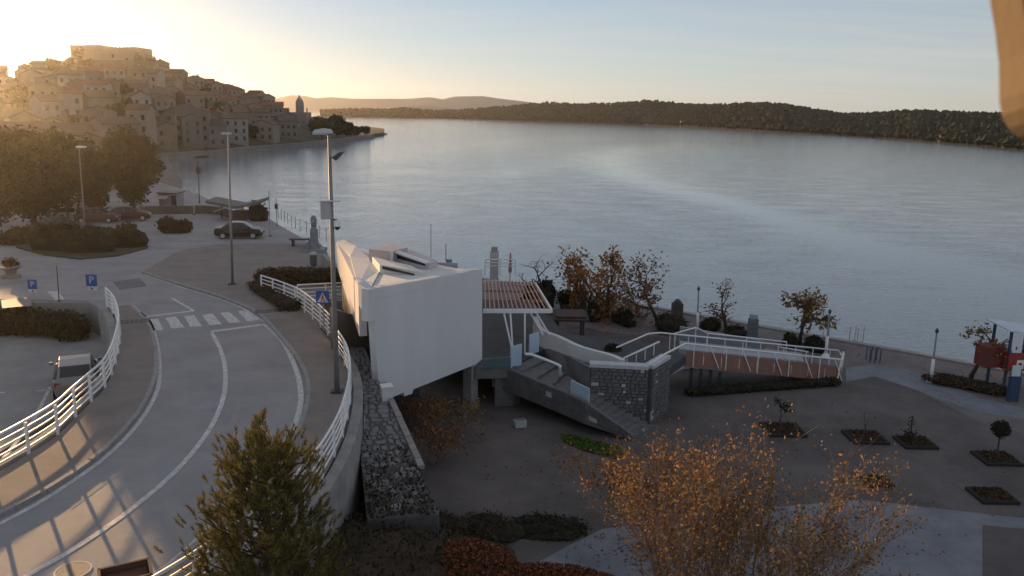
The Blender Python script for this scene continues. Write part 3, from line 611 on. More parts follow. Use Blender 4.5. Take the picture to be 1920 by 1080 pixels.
def rail(ptsz, r=.045, nm='handrail', mat=whitep): return MB().tube([np.array(p) for p in ptsz], r, 6).build(nm, mat, ramp, smooth=True)
rail([(6.25, 35.9, 4.3), (7.35, 37.7, 4.3), (*F0, 4.1), (*F1, 2.72), (18.35, 43.9, 2.72)], .05)
rail([(5.2, 39.2, 4.12), (7.2, 41.9, 4.12), (*B0, 4.1), (*B1, 2.72), (18.0, 43.3, 2.72)], .045)
for k in range(10):
    t = (k + .5) / 10; a = F0 + (F1 - F0) * t; dx = .5 if k % 2 else 0; MB().tube([(a[0], a[1] - .12, rz_(t) + 1.05), (a[0] + dx, a[1] - .12 + dx * .2, rz_(t) - .1)], .03, 5).build('brace', whitep, ramp)
    b = B0 + (B1 - B0) * t; MB().tube([(b[0], b[1], rz_(t) + 1.05), (b[0], b[1], rz_(t))], .025, 5).build('post', whitep, ramp)
for q in ((17.6, 42.3), (17.95, 42.9), (18.3, 43.7)): MB().tube([(q[0], q[1], 2.72), (q[0] - .15, q[1] - .1, LOW)], .045, 5).build('post', whitep, ramp)
a = [at(1169, 672, 4.1), at(1236, 641, 4.1)]; rail(a, .05)
for t in (.1, .35, .6, .85):
    p = a[0] * (1 - t) + a[1] * t; MB().tube([p, (p[0], p[1], 3.3)], .03, 5).build('post', whitep, ramp)
# lower second flight behind, with its own parapet
r2 = thing('access_ramp', 'short pale concrete ramp with parapet behind the long orange ramp', 'ramp', (12, 45, LOW))
R0, R1 = at(1280, 632, 3.6)[:2] + (0, .8), at(1516, 664, 2.2)[:2] + (0, .6)
MB().add([(*R0, 2.7), (*R1, 1.6), (R1[0] + .4, R1[1] + 1.7, 1.6), (R0[0] + .4, R0[1] + 1.7, 2.7), (*R0, LOW), (*R1, LOW), (R1[0] + .4, R1[1] + 1.7, LOW), (R0[0] + .4, R0[1] + 1.7, LOW)], [(0, 1, 2, 3), (0, 4, 5, 1), (1, 5, 6, 2), (2, 6, 7, 3), (3, 7, 4, 0)]).build('deck', M('pale ramp concrete', (.4, .41, .44)), r2)
m = MB(); m.add([(R0[0] + .4, R0[1] + 1.8, 2.5), (R1[0] - 2, R1[1] + 1.2, 1.6), (R1[0] - 2, R1[1] + 1.2, 2.4), (R0[0] + .4, R0[1] + 1.8, 3.5)], [(0, 1, 2, 3)]); m.prism([m.v[0], m.v[1], m.v[2], m.v[3]], (0, .15, 0)); m.build('parapet', M('pale ramp concrete', (.4, .41, .44)), r2)
def rail2(ptsz): MB().tube([np.array(p) for p in ptsz], .04, 6).build('handrail', whitep, r2, smooth=True)
rail2([at(1266, 625, 3.95), at(1305, 614, 3.95), at(1327, 625, 3.75), at(1475, 641, 3.0)])
for q, z1, z0 in ((at(1266, 625, 3.95), 3.95, 2.7), (at(1305, 614, 3.95), 3.95, 2.7), (at(1327, 625, 3.75), 3.75, 2.6), (at(1400, 634, 3.4), 3.4, 2.2), (at(1475, 641, 3.0), 3.0, 1.7)): MB().tube([(q[0], q[1], z1), (q[0], q[1], z0)], .03, 5).build('post', whitep, r2)
rail2([at(1462, 651, 2.7), at(1516, 660, 2.5)])
for q, z1 in ((at(1470, 652, 2.7), 2.66), (at(1512, 660, 2.5), 2.5)): MB().tube([(q[0], q[1], z1), (q[0], q[1], LOW)], .03, 5).build('post', whitep, r2)

# stone paved bank between road wall and plaza
bank = thing('stone_bank', 'sloping stone paved bank descending beside the road wall', 'stone bank', (-5, 30, LOW))
TL, TR_, BR_, BL_ = at(655, 650, 5.05), at(684, 652, 5.05), at(822, 965, 3.65), at(688, 975, 3.7)
m = MB(); gv = []
NU, NV = 6, 34
for j in range(NV + 1):
    for i in range(NU + 1):
        u, v = i / NU, j / NV; p = (TL * (1 - u) + TR_ * u) * (1 - v) + (BL_ * (1 - u) + BR_ * u) * v; gv.append(p)
m.add(gv, [(j * (NU + 1) + i, j * (NU + 1) + i + 1, (j + 1) * (NU + 1) + i + 1, (j + 1) * (NU + 1) + i) for j in range(NV) for i in range(NU)])
m.prism([TR_, BR_, (BR_[0], BR_[1], LOW), (TR_[0], TR_[1], LOW)], (-.3, -.05, 0)); m.prism([BL_, BR_, (BR_[0], BR_[1], LOW), (BL_[0], BL_[1], LOW)], (0, .3, 0)); m.build('bed', mortar, bank)
rng = random.Random(11)
bankst = M('weathered bank stone', (.21, .205, .21), .92, 0, 2.2, .5, 16, .25, col2=(.42, .41, .415), island=.6)
vpos = 0.0; cnt = 0
while vpos < .97 and cnt < 300:
    dv_ = rng.uniform(.020, .034); v0, v1 = vpos, min(vpos + dv_, 1); wid = np.linalg.norm((TL - TR_) * (1 - v0) + (BL_ - BR_) * v0); u = rng.uniform(-.05, .02); vpos = v1
    while u < .985 and cnt < 300:
        du = rng.choice((.14, .2, .26, .34, .46)) * rng.uniform(.85, 1.15) / wid; q = []; ua, ub = max(u, 0), min(u + du, 1); u += du
        if ub - ua < .05 or (v0 > .62 and rng.random() < (v0 - .62) * 1.9): continue
        sk = rng.uniform(-.006, .006)
        for (a, b) in ((ua, v0), ((ua + ub) / 2, v0 - rng.uniform(0, .004)), (ub, v0), (ub, v1), ((ua + ub) / 2, v1 + rng.uniform(0, .004)), (ua, v1)):
            um, vm = (ua + ub) / 2, (v0 + v1) / 2; a2 = um + (a - um) * rng.uniform(.74, .95); b2 = min(max(vm + (b - vm) * rng.uniform(.66, .98) + sk * (1 if a > um else -1), 0), 1)
            q.append((TL * (1 - a2) + TR_ * a2) * (1 - b2) + (BL_ * (1 - a2) + BR_ * a2) * b2)
        h = rng.uniform(.01, .055); cc = sum(q) / 6; top = [p + (cc - p) * rng.uniform(.1, .28) + np.array([0, 0, h + rng.uniform(-.02, .02)]) for p in q]
        MB().add([p - np.array([0, 0, .05]) for p in q] + top, [(6, 7, 8, 9, 10, 11)] + [(i, (i + 1) % 6, 6 + (i + 1) % 6, 6 + i) for i in range(6)]).build('stone', bankst if rng.random() > .06 else stonem, bank); cnt += 1
m = MB()
P = resample([TR_ * .7 + BR_ * .3, BR_ * .8 + TR_ * .2], .5)
for a, b in zip(P, P[1:]): MB().bar(a + np.array([.1, 0, .06]), (a * .06 + b * .94) + np.array([.1, 0, .06 + rng.uniform(-.02, .02)]), .22, .14).build('coping_stone', M('lilac coping stone', (.30, .27, .26), .85, .2, 3, .2, 20), bank)
p = fac(748, 765); bx_ = thing('white_crate', 'small pale box on the edge of the stone bank under the pavilion', 'box', (-4.75, 30.2, 4.42))
MB().box((-4.75, 30.2, 4.72), (.4, .4, .6), rad(20)).build('body', wall_w, bx_); MB().box((-4.75, 30.2, 5.05), (.46, .46, .05), rad(20)).build('lid', whitep, bx_)

# ---------------------------------------------------------------- vegetation
def leafm(name, c1, c2, transl=.25): return M(name, c1, .75, 0, .6, 0, 20, .25, col2=c2, island=.75, transl=transl)
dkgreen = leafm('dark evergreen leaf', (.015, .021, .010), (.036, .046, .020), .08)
hedgeg = leafm('hedge leaf', (.03, .032, .012), (.075, .07, .025))
hedgeb = leafm('brown hedge leaf', (.055, .036, .02), (.13, .08, .042))
orangel = leafm('orange autumn leaf', (.20, .085, .03), (.48, .23, .08), .35)
brownl = leafm('brown autumn leaf', (.13, .065, .032), (.34, .175, .08), .3)
tanl = leafm('tan autumn leaf', (.13, .07, .03), (.36, .215, .085), .3)
pinel = leafm('pine needle', (.065, .06, .016), (.22, .18, .05), .3)
grassl = leafm('bright grass', (.05, .09, .015), (.12, .19, .03), .2)
russet = leafm('russet leaf', (.10, .035, .016), (.30, .11, .05), .2)
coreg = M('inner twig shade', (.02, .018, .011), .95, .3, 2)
def quads(C, size, r, flat=0.0):
    n = len(C); a = r.normal(size=(n, 3)); a[:, 2] *= (1 - flat); a /= np.linalg.norm(a, axis=1)[:, None] + 1e-9
    t = r.normal(size=(n, 3)); b = np.cross(a, t); b /= np.linalg.norm(b, axis=1)[:, None] + 1e-9; s = size * r.uniform(.55, 1.3, (n, 1)); a = a * s; b = b * s * .6
    return np.stack([C - a, C + b * .9, C + a, C - b * .9], 1).reshape(-1, 3)
def cloud(lobes, n, r, shell=.55):
    vol = np.array([max(l[1][0] * l[1][1] * l[1][2], 1e-3) ** .8 for l in lobes]); idx = r.choice(len(lobes), n, p=vol / vol.sum()); d = r.normal(size=(n, 3)); d /= np.linalg.norm(d, axis=1)[:, None]
    rr = (shell + (1 - shell) * r.rand(n, 1)) * (1 + .12 * r.normal(size=(n, 1))); c = np.array([l[0] for l in lobes], float)[idx]; R = np.array([l[1] for l in lobes], float)[idx]; return c + d * rr * R
def shrub(name, label, c, rad_, mat, n, size, seed, cat='shrub', lobes=7, group=None, core=.8, zsq=1.0, stuff=False):
    r = np.random.RandomState(seed); c = np.array(c, float); R = np.array(rad_, float) * np.ones(3); t = thing(name, label, cat, c, group); L_ = []; m = MB(); rg = random.Random(seed)
    for k in range(lobes):
        o_ = np.array([r.uniform(-.48, .48), r.uniform(-.48, .48), r.uniform(.25, .7)]) * R * (1, 1, 1.1); s = R * r.uniform(.42, .62); L_.append((o_, s)); m.blob(c + o_, s * core, rg, .18, 2)
    m.blob(c + np.array([0, 0, R[2] * .35]), R * (.85, .85, .55), rg, .12, 2)
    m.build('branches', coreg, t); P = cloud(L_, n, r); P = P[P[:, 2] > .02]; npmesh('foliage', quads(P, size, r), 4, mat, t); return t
def hedge(label, pts, z0, z1, wd, mat, n, size, seed, group=None, cat='hedge'):
    r = np.random.RandomState(seed); P = resample(pts, .5); c = P[len(P) // 2]; zz = z0 if callable(z0) else (lambda Y: z0); t = thing('hedge', label, cat, (c[0], c[1], zz(c[1])), group); m = MB(); h = z1
    for i, p in enumerate(P): m.blob((p[0], p[1], zz(p[1]) + h * .42), (wd * .42 * r.uniform(.85, 1.1) + .15, wd * .42 * r.uniform(.85, 1.1), h * .5 * r.uniform(.85, 1.1)), random.Random(seed + i), .15, 2)
    m.build('branches', coreg, t); i = r.randint(0, len(P), n); Pa = np.array([p[:2] for p in P])[i]; zb = np.array([zz(y) for y in Pa[:, 1]])
    d = r.normal(size=(n, 3)); d /= np.linalg.norm(d, axis=1)[:, None]; k = r.uniform(.8, 1.12, (n, 1)); hmod = 1 + .16 * np.sin(Pa[:, 0] * 2.1 + seed) + .1 * np.sin(Pa[:, 0] * 5.3)
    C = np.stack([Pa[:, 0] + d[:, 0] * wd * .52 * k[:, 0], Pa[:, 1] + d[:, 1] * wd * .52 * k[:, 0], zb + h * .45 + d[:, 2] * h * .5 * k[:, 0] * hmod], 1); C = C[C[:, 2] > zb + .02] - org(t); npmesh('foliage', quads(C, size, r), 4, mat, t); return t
def grow(p, d, ln, rd, lv, mx, r, segs, tips, spread, up, nch, gnarl=.18):
    n = 4; pts = [p]; dd = d / np.linalg.norm(d)
    for i in range(n):
        dd = dd + r.normal(size=3) * gnarl + np.array([0, 0, up * .25]); dd /= np.linalg.norm(dd); pts.append(pts[-1] + dd * ln / n)
    segs.append((pts, np.linspace(rd, rd * .55 if lv < mx else rd * .3, n + 1), lv))
    if lv == mx: tips.append((np.array(pts), dd)); return
    for k in range(r.randint(nch[0], nch[1] + 1)):
        f = r.uniform(.45, 1.0) if k else 1.0; q = pts[0] + (pts[-1] - pts[0]) * f; j = min(n, int(f * n + .5)); q = pts[j]
        nd_ = dd + r.normal(size=3) * spread; nd_[2] += up; grow(q, nd_, ln * r.uniform(.58, .85), rd * .55, lv + 1, mx, r, segs, tips, spread, up, nch, gnarl)
def btree(name, label, base, height, mat, seed, leaves, lsize, stems=1, mx=4, spread=.55, up=.12, trunk=.12, nch=(2, 4), group=None, barkmat=None, first=.34, gnarl=.16, scatter=.18, widen=1.0, lean=0.0, cat='tree'):
    r = np.random.RandomState(seed); base = np.array(base, float); t = thing(name, label, cat, base, group); segs, tips = [], []
    for s in range(stems):
        d = np.array([r.normal() * .05 + lean, r.normal() * .05, 1]) if stems == 1 else np.array([math.cos(s * 2.4) * .42 * widen, math.sin(s * 2.4) * .42 * widen, 1])
        grow(base + (0 if stems == 1 else np.array([math.cos(s * 2.4) * .12, math.sin(s * 2.4) * .12, 0])), d, height * first, trunk * (1 if stems == 1 else r.uniform(.5, .9)), 0, mx, r, segs, tips, spread * widen, up, nch, gnarl)
    zmax = max(tp[0][-1][2] for tp in tips) - base[2]; k = height / zmax
    sc = lambda P: base + (np.array(P) - base) * np.array([1, 1, k])
    tm, bm_ = MB(), MB()
    if name != 'autumn_tree': bm_ = tm
    for pts, rs, lv in segs:
        (tm if lv <= 1 else bm_).tube(list(sc(pts)), list(rs), 6 if lv == 0 else (4 if lv < mx else 3), cap=False)
    tm.build('trunk', barkmat or bark, t, smooth=True)
    if bm_.v and bm_ is not tm: bm_.build('branches', barkmat or bark, t)
    if leaves:
        i = r.randint(0, len(tips), leaves); C = np.array([sc(tips[a][0])[r.randint(1, 5)] for a in i]) + r.normal(size=(leaves, 3)) * scatter; npmesh('crown', quads(C - base, lsize, r), 4, mat, t)
    return t
def ctree(name, label, base, height, lobes, mat, n, size, seed, trunk=.2, group=None):
    r = np.random.RandomState(seed); base = np.array(base, float); t = thing(name, label, 'tree', base, group); rg = random.Random(seed)
    m = MB().tube([base, base + np.array([.1, 0, height * .35]), base + np.array([0, 0, height * .75])], [trunk, trunk * .8, trunk * .3], 7)
    for c, R in lobes[:6]: m.tube([base + np.array([0, 0, height * .35]), base + np.array(c) * .9], [trunk * .4, trunk * .12], 5)
    m.build('trunk', bark, t, smooth=True); m = MB()
    P = cloud(lobes, n, r, .5); npmesh('crown', quads(P, size, r), 4, mat, t); return t
def lobes_ball(r, R, zc, k, seed, sq=1.0):
    q = np.random.RandomState(seed); o_ = []
    for i in range(k):
        d = q.normal(size=3); d /= np.linalg.norm(d); o_.append(((d[0] * R * .6, d[1] * R * .6, zc + d[2] * R * .62 * sq), (R * q.uniform(.35, .55), R * q.uniform(.35, .55), R * q.uniform(.35, .5) * sq)))
    o_.append(((0, 0, zc), (R * .7, R * .7, R * .65 * sq))); return o_
# ---------------------------------------------------------------- far land
def fbm(x, seed=0):
    r = np.random.RandomState(seed); o = 0
    for k in range(6):
        f = 2 ** k; o += np.sin(x * f * (.9 + .3 * r.rand()) + r.rand() * 6.28) / f ** .9
    return o
def ridge(name, prof, shore, depth, mat, label, cat='hill', n=160, back=1.6, seed=1, rough=.05):
    # prof: skyline pixels; shore: list of (px, distance Y at the foot); depth: foot-to-crest distance
    xs = np.linspace(prof[0][0], prof[-1][0], n); py = np.interp(xs, [p[0] for p in prof], [p[1] for p in prof]); Ys = np.interp(xs, [p[0] for p in shore], [p[1] for p in shore])
    V = []; T = [0, .05, .15, .3, .45, .6, .75, .88, 1.0, 1.2, back]
    for i, x in enumerate(xs):
        Yc = Ys[i] + depth; crest = atd(x, py[i], Yc)[2]
        for t in T:
            Y = Ys[i] + depth * t; s = t ** .85 if t <= 1 else max(0, 1 - (t - 1) / (back - 1)) ** .7
            h = -.6 + (crest + .6) * s; h *= 1 + rough * math.sin(i * .9 + t * 9) * (0 < t < .95)
            p = atd(x, 205, Y); V.append((p[0], Y, h))
    k = len(T); Fc = [(i * k + j, (i + 1) * k + j, (i + 1) * k + j + 1, i * k + j + 1) for i in range(n - 1) for j in range(k - 1)]
    o = MB().add(V, Fc).build(name, mat, smooth=True); structure(o, label, cat); return V, k
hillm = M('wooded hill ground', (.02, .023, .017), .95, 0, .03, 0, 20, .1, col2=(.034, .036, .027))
farm = M('haze pale limestone', (.19, .21, .22), .95, 0, .004, 0, 20, .2, col2=(.26, .28, .28))  # limestone paled in its colour to stand in for distance haze
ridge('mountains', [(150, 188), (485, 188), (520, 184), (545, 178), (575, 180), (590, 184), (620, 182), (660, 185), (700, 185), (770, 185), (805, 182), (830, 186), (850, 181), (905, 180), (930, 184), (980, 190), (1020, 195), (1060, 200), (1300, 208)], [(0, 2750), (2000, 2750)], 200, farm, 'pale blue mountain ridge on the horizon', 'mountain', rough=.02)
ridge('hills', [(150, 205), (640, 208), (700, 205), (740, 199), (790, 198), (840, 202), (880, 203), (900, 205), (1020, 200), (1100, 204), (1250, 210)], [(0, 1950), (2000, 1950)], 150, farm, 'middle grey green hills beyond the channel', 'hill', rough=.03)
V1, K1 = ridge('hills', [(600, 210), (660, 207), (720, 208), (760, 205), (800, 210), (860, 209), (940, 203), (1000, 197), (1030, 195), (1070, 198), (1130, 197), (1180, 195), (1215, 191), (1290, 200)], [(600, 1230), (840, 1300), (1170, 1080), (1300, 1000)], 120, hillm, 'dark low wooded shore in the middle distance', 'hill', rough=.04)
SH = [(1172, 231), (1220, 234), (1330, 240), (1430, 246), (1560, 253), (1700, 262), (1800, 270), (1920, 281), (2100, 300), (2400, 330)]
shY = [(x, at(x, y, 0)[1]) for x, y in SH]
V2, K2 = ridge('hills', [(1168, 226), (1185, 214), (1215, 203), (1260, 199), (1330, 201), (1400, 199), (1440, 198), (1480, 203), (1540, 213), (1580, 220), (1650, 219), (1700, 214), (1760, 217), (1830, 221), (1920, 223), (2100, 222), (2400, 230)], shY, 170, hillm, 'dark pine covered hills of the opposite shore', 'hill', n=200)
# the pine woods on them: one mass of tree shaped clumps
def wood(name, V, K, count, hgt, seed, label, tmin=.08, tmax=1.15):
    r = np.random.RandomState(seed); A = np.array(V).reshape(-1, K, 3); out_ = []
    n = len(A)
    for _ in range(count):
        fi = r.uniform(0, n - 1.001); i = int(fi); u = fi - i; t = r.uniform(.6, K - 3.2) if r.rand() < .7 else r.uniform(K - 4.2, K - 2.5); j = int(t); v = t - j
        p = (A[i, j] * (1 - u) + A[i + 1, j] * u) * (1 - v) + (A[i, j + 1] * (1 - u) + A[i + 1, j + 1] * u) * v
        h = hgt * r.uniform(.55, 1.25); w_ = h * r.uniform(.35, .6)
        k = 6; base = p + np.array([0, 0, -.5]); top = p + np.array([0, 0, h])
        ring = [p + np.array([w_ * math.cos(a) * r.uniform(.7, 1.2), w_ * math.sin(a) * r.uniform(.7, 1.2), h * r.uniform(.35, .65)]) for a in np.linspace(0, 2 * math.pi, k, endpoint=False)]
        for q in range(k):
            a, b = ring[q], ring[(q + 1) % k]; out_ += [a, b, top, b, a, base]
    o = npmesh(name, np.array(out_), 3, M('pine wood foliage', (.020, .024, .017), .95, 0, .02, 0, 20, .1, col2=(.032, .036, .025), island=.5), kind='stuff'); tagit(o, label, 'wood'); return o
wood('pine_wood', V2, K2, 10500, 4.6, 3, 'pine wood covering the opposite shore')
wood('pine_wood', V1, K1, 2600, 4.5, 5, 'dark wood along the middle distance shore')
# waterside houses on the far right shore
for i, (px, py, wd, col, lab) in enumerate(((1705, 238, 7, (.22, .22, .21), 'pale long roof among the pines of the far right shore'), (1895, 268, 6, (.04, .035, .03), 'small red brown boathouse at the water of the far right shore'), (1770, 258, 5, (.14, .14, .145), 'grey hut near the water of the far right shore'), (1280, 228, 5, (.15, .09, .075), 'tiny reddish hut on the far shore by the headland'))):
    Yb = np.interp(px, [a for a, b in shY], [b for a, b in shY]) + (60 if i == 0 else 8); p = atd(px, py, Yb); t = thing('shore_house', lab, 'house', (p[0], p[1], p[2] - 4), None)
    MB().box((p[0], p[1], p[2] - 2), (wd, 5, 5)).build('wall', M(f'shore wall {i}', col), t)
    MB().prism([(p[0] - wd / 2 - .3, p[1] - 2.8, p[2] + .5), (p[0] - wd / 2 - .3, p[1] + 2.8, p[2] + .5), (p[0] - wd / 2 - .3, p[1], p[2] + 2)], (wd + .6, 0, 0)).build('roof', M('dark tile', (.05, .035, .03), .9, .2), t)
    MB().box((p[0], p[1] - 2.52, p[2] - 2), (1, .06, 1.4)).build('window', glassd, t)

Vh = []  # added hill out of view, shaped to keep sun off the plaza
for i in range(13):
    for j in range(9):
        px = -150 + 125 * i / 12; Y = 640 + 90 * j / 8; e_ = max(0, 1 - ((i - 6) / 6.2) ** 6) * max(0, 1 - ((j - 4) / 4.2) ** 2); p = atd(px, 205, Y); Vh.append((p[0], Y, -1 + 80 * e_))
structure(MB().add(Vh, [(i * 9 + j, (i + 1) * 9 + j, (i + 1) * 9 + j + 1, i * 9 + j + 1) for i in range(12) for j in range(8)]).build('hills', hillm, smooth=True), 'wooded hill behind the town beyond the left edge of the view', 'hill')
# ---------------------------------------------------------------- the old town on its hill
SKY = [(-700, 150), (-300, 148), (-60, 147), (0, 150), (12, 160), (35, 160), (75, 138), (95, 134), (130, 125), (160, 112), (255, 112), (290, 124), (310, 146), (340, 154), (372, 165), (405, 176), (440, 188), (480, 196), (510, 206), (545, 218), (580, 232), (640, 248), (690, 254)]
SHORE = [(-700, 165), (-60, 165), (160, 170), (250, 190)] + [(x, at(x, y, 0)[1] - 0) for x, y in ((300, 296), (400, 289), (500, 279), (560, 275), (640, 265), (700, 257), (722, 254))]
RID = [(-700, 380), (0, 400), (130, 430), (255, 430), (340, 430), (480, 445), (545, 470), (600, 500), (690, 520)]
def shoreY(px): return float(np.interp(px, [a for a, b in SHORE], [b for a, b in SHORE]))
def ridY(px): return max(float(np.interp(px, [a for a, b in RID], [b for a, b in RID])), shoreY(px) + 25)
def townh(px, Y):
    a, b = shoreY(px), ridY(px); zr = max(2.5, atd(px, np.interp(px, [q[0] for q in SKY], [q[1] for q in SKY]), b)[2]); t = (Y - a) / (b - a)
    if t <= 0: return 1.4
    if t >= 1: return max(1.0, zr - (t - 1) * zr * .5)
    return 1.4 + (zr - 1.4) * (t ** .95)
V = []; pxs = np.concatenate([np.arange(-700, 0, 40), np.arange(0, 726, 8)]); ts = [-.02, 0, .0005, .1, .25, .4, .55, .7, .85, 1.0, 1.3, 2.2]
for px in pxs:
    a, b = shoreY(px), ridY(px)
    for t in ts:
        Y = a + (b - a) * t; z = -1.0 if t <= 0 else townh(px, Y); p = atd(px, 205, Y); V.append((p[0], Y, z))
k = len(ts); MBt = MB().add(V, [(i * k + j, (i + 1) * k + j, (i + 1) * k + j + 1, i * k + j + 1) for i in range(len(pxs) - 1) for j in range(k - 1)])
structure(MBt.build('town_hill', M('town hill ground', (.05, .05, .032), .95, 0, .06, .2, 2, .2, col2=(.11, .10, .075)), smooth=True), 'steep hill under the old town', 'hill')
# low land joining road level and town
Vn = [(-46, 112, 2.3), (-60, 150, 2.0)] + [tuple(atd(px, 205, shoreY(px) + 4)[:2]) + (1.6,) for px in (300, 200, 100, 0, -300, -700)] + [(-300, 100, 3), (-100, 100, 3)]
structure(MB().add(Vn + [(v[0], v[1], -1) for v in Vn], [tuple(range(len(Vn)))] + [(i, (i + 1) % len(Vn), (i + 1) % len(Vn) + len(Vn), i + len(Vn)) for i in range(len(Vn))]).build('ground', M('waterfront ground', (.16, .15, .14), .9, .2, .3)), 'flat waterfront ground below the old town', 'ground')
wallcols = [((.25, .23, .20), 'pale cream'), ((.19, .18, .165), 'grey stone'), ((.23, .195, .15), 'ochre'), ((.21, .175, .16), 'dusty pink'), ((.31, .30, .285), 'whitish')]
wmats = [M('house render ' + n, c, .9, .12, .5, .1, 6) for c, n in wallcols]
rmats = [terracotta, M('weathered roof tile', (.11, .075, .06), .9, .25, .6, .2, 8), M('grey brown roof tile', (.085, .07, .06), .9, .2, .6, .2, 8)]
WIN = None
def house(px, Y, wd, dp, hh, kind, rng, label, group, base=None, rot=None, hip=False, winrows=None):
    global WIN
    z = townh(px, Y) if base is None else base; p = atd(px, 205, Y); x, y = p[0], Y
    rz = (math.atan2(-x, y) + rng.uniform(-.5, .5)) if rot is None else rot; co, si = math.cos(rz), math.sin(rz)
    t = thing('house', label, 'house', (x, y, z), group); t.rotation_euler = (0, 0, rz); ORG[t.name] = np.zeros(3)
    wmat = wmats[kind % len(wmats)]; rm = rmats[rng.randrange(3)]; rh = wd * rng.uniform(.16, .24)
    gx = rng.random() < .5
    b = 3.0; m = MB()
    hx, hy = wd / 2, dp / 2
    if gx:   # gable faces the viewer
        pts = [(-hx, -hy, -b), (hx, -hy, -b), (hx, -hy, hh), (0, -hy, hh + rh), (-hx, -hy, hh)]
        m.prism(pts, (0, dp, 0)); r = MB()
        for s in (-1, 1): r.prism([(0, -hy - .3, hh + rh), (s * (hx + .35), -hy - .3, hh - rh * .35 / hx), (s * (hx + .35), hy + .3, hh - rh * .35 / hx), (0, hy + .3, hh + rh)], (0, 0, .22))
    else:
        rh2 = dp * rng.uniform(.17, .24)
        pts = [(-hx, -hy, -b), (-hx, hy, -b), (-hx, hy, hh), (-hx, 0, hh + rh2), (-hx, -hy, hh)]
        m.prism(pts, (wd, 0, 0)); r = MB()
        for s in (-1, 1): r.prism([(-hx - .3, 0, hh + rh2), (-hx - .3, s * (hy + .35), hh - rh2 * .35 / hy), (hx + .3, s * (hy + .35), hh - rh2 * .35 / hy), (hx + .3, 0, hh + rh2)], (0, 0, .22))
    m.build('wall', wmat, t); ro = r.build('roof', rm, t)
    if rng.random() < .5:
        MB().box((rng.uniform(-.3, .3) * wd, 0, hh + rh + .3), (.6, .6, 1.4)).build('chimney', wmat, ro)
    if WIN is None:
        WIN = MB().box((0, 0, 0), (.9, .12, 1.35)).build('window', glassd, None); WIN.location = (0, -hy - .03, 1.5); WIN.parent = t; w0 = WIN
    rows = winrows or max(1, int(hh // 2.7)); cols = max(2, int(wd // 2.2))
    for rr in range(rows):
        for cc_ in range(cols):
            if rng.random() < .12: continue
            w2 = WIN.copy(); COL.objects.link(w2); w2.parent = t; w2.location = ((cc_ - (cols - 1) / 2) * wd / cols, -hy - .03, 1.5 + rr * (hh - .6) / rows)
    return t
rng = random.Random(21)
zones = [(.02, 'on the town waterfront'), (.13, 'just above the waterfront'), (.26, 'low on the slope'), (.40, 'half way up the slope'), (.55, 'above mid slope'), (.70, 'high on the slope'), (.84, 'just below the skyline'), (.97, 'on the town skyline')]
for zi, (t, zn) in enumerate(zones):
    px = -40 + rng.uniform(0, 20)
    while px < 545:
        a, b = shoreY(px), ridY(px); Y = a + (b - a) * t + rng.uniform(-4, 4) + 5; scale = F / Y
        wd = rng.uniform(5.2, 8.6); hh = rng.uniform(3.8, 7.0) if zi else rng.uniform(5.5, 8.5)
        if t > .9: hh = rng.uniform(4, 6.0)
        skip = (t > .6 and 112 < px < 262) or (t > .75 and 255 < px < 300) or (px > 500 and t > .3) or (t > .9 and px < 95 and rng.random() < .6)
        if not skip:
            kd = rng.randrange(5)
            if px < 150: side = 'left of fortress'
            elif px < 300: side = 'below fortress'
            else: side = 'towards cathedral'
            lab = f"{wallcols[kd][1]} tiled house {zn}, {side}"
            house(px, Y, wd, rng.uniform(6, 9), hh, kd, rng, lab, lab)
        px += wd * scale * rng.uniform(1.0, 1.35) * (1.15 if t < .5 else 1)
def distinguish(lst):
    by = {}
    for o in lst: by.setdefault(o['label'], []).append(o)
    nth = ['leftmost', 'second from left', 'third from left', 'fourth from left', 'fifth from left', 'sixth from left', 'seventh from left', 'eighth from left']
    for lab, v in by.items():
        if len(v) > 1:
            v.sort(key=lambda o: o.location.x / o.location.y)
            for k, o in enumerate(v): o['label'] = (('left ' if k == 0 else 'right ') if len(v) == 2 else nth[min(k, 7)] + ' ') + lab
    for o in lst: o['group'] = 'houses of the old town'
distinguish([o for o in COL.objects if o.name.startswith('house') and o.get('label')])
# clearly seen single buildings
house(140, 300, 8, 6, 6.5, 4, rng, 'whitish block beside the slim bell tower on the slope', None, rot=.3)
p = atd(115, 235, 296); zb = townh(115, 296); tz = atd(115, 186, 296)[2]
bt = thing('bell_tower', 'slim pale bell tower on the slope left of the whitish block', 'bell tower', (p[0], 296, zb))
MB().box((p[0], 296, (zb - 2 + tz - 3.2) / 2), (1.9, 1.9, tz - 3.2 - zb + 2)).build('shaft', wmats[4], bt); MB().box((p[0], 296, tz - 2.0), (1.5, 1.5, 2.4)).build('belfry', wmats[4], bt)
MB().lathe((p[0], 296, tz - .8), [(1.1, 0), (.1, 1.6)], 4).build('roof', rmats[0], bt); MB().box((p[0], 296 - .78, tz - 2.0), (.7, .1, 1.5)).build('bell_opening', glassd, bt)
house(187, 270, 7, 6, 6, 4, rng, 'small whitish house catching light left of the round dark tree', None, rot=.25)
t = house(352, shoreY(352) + 14, 13, 8, 9.5, 1, rng, 'grey waterfront building with two tall pale framed bays', None, rot=.25)
for dx in (-3.2, -.2, 3.4):
    MB().box((dx, -4.1, 4.6), (.5, .2, 8)).build('pale_pilaster', wmats[4], t)
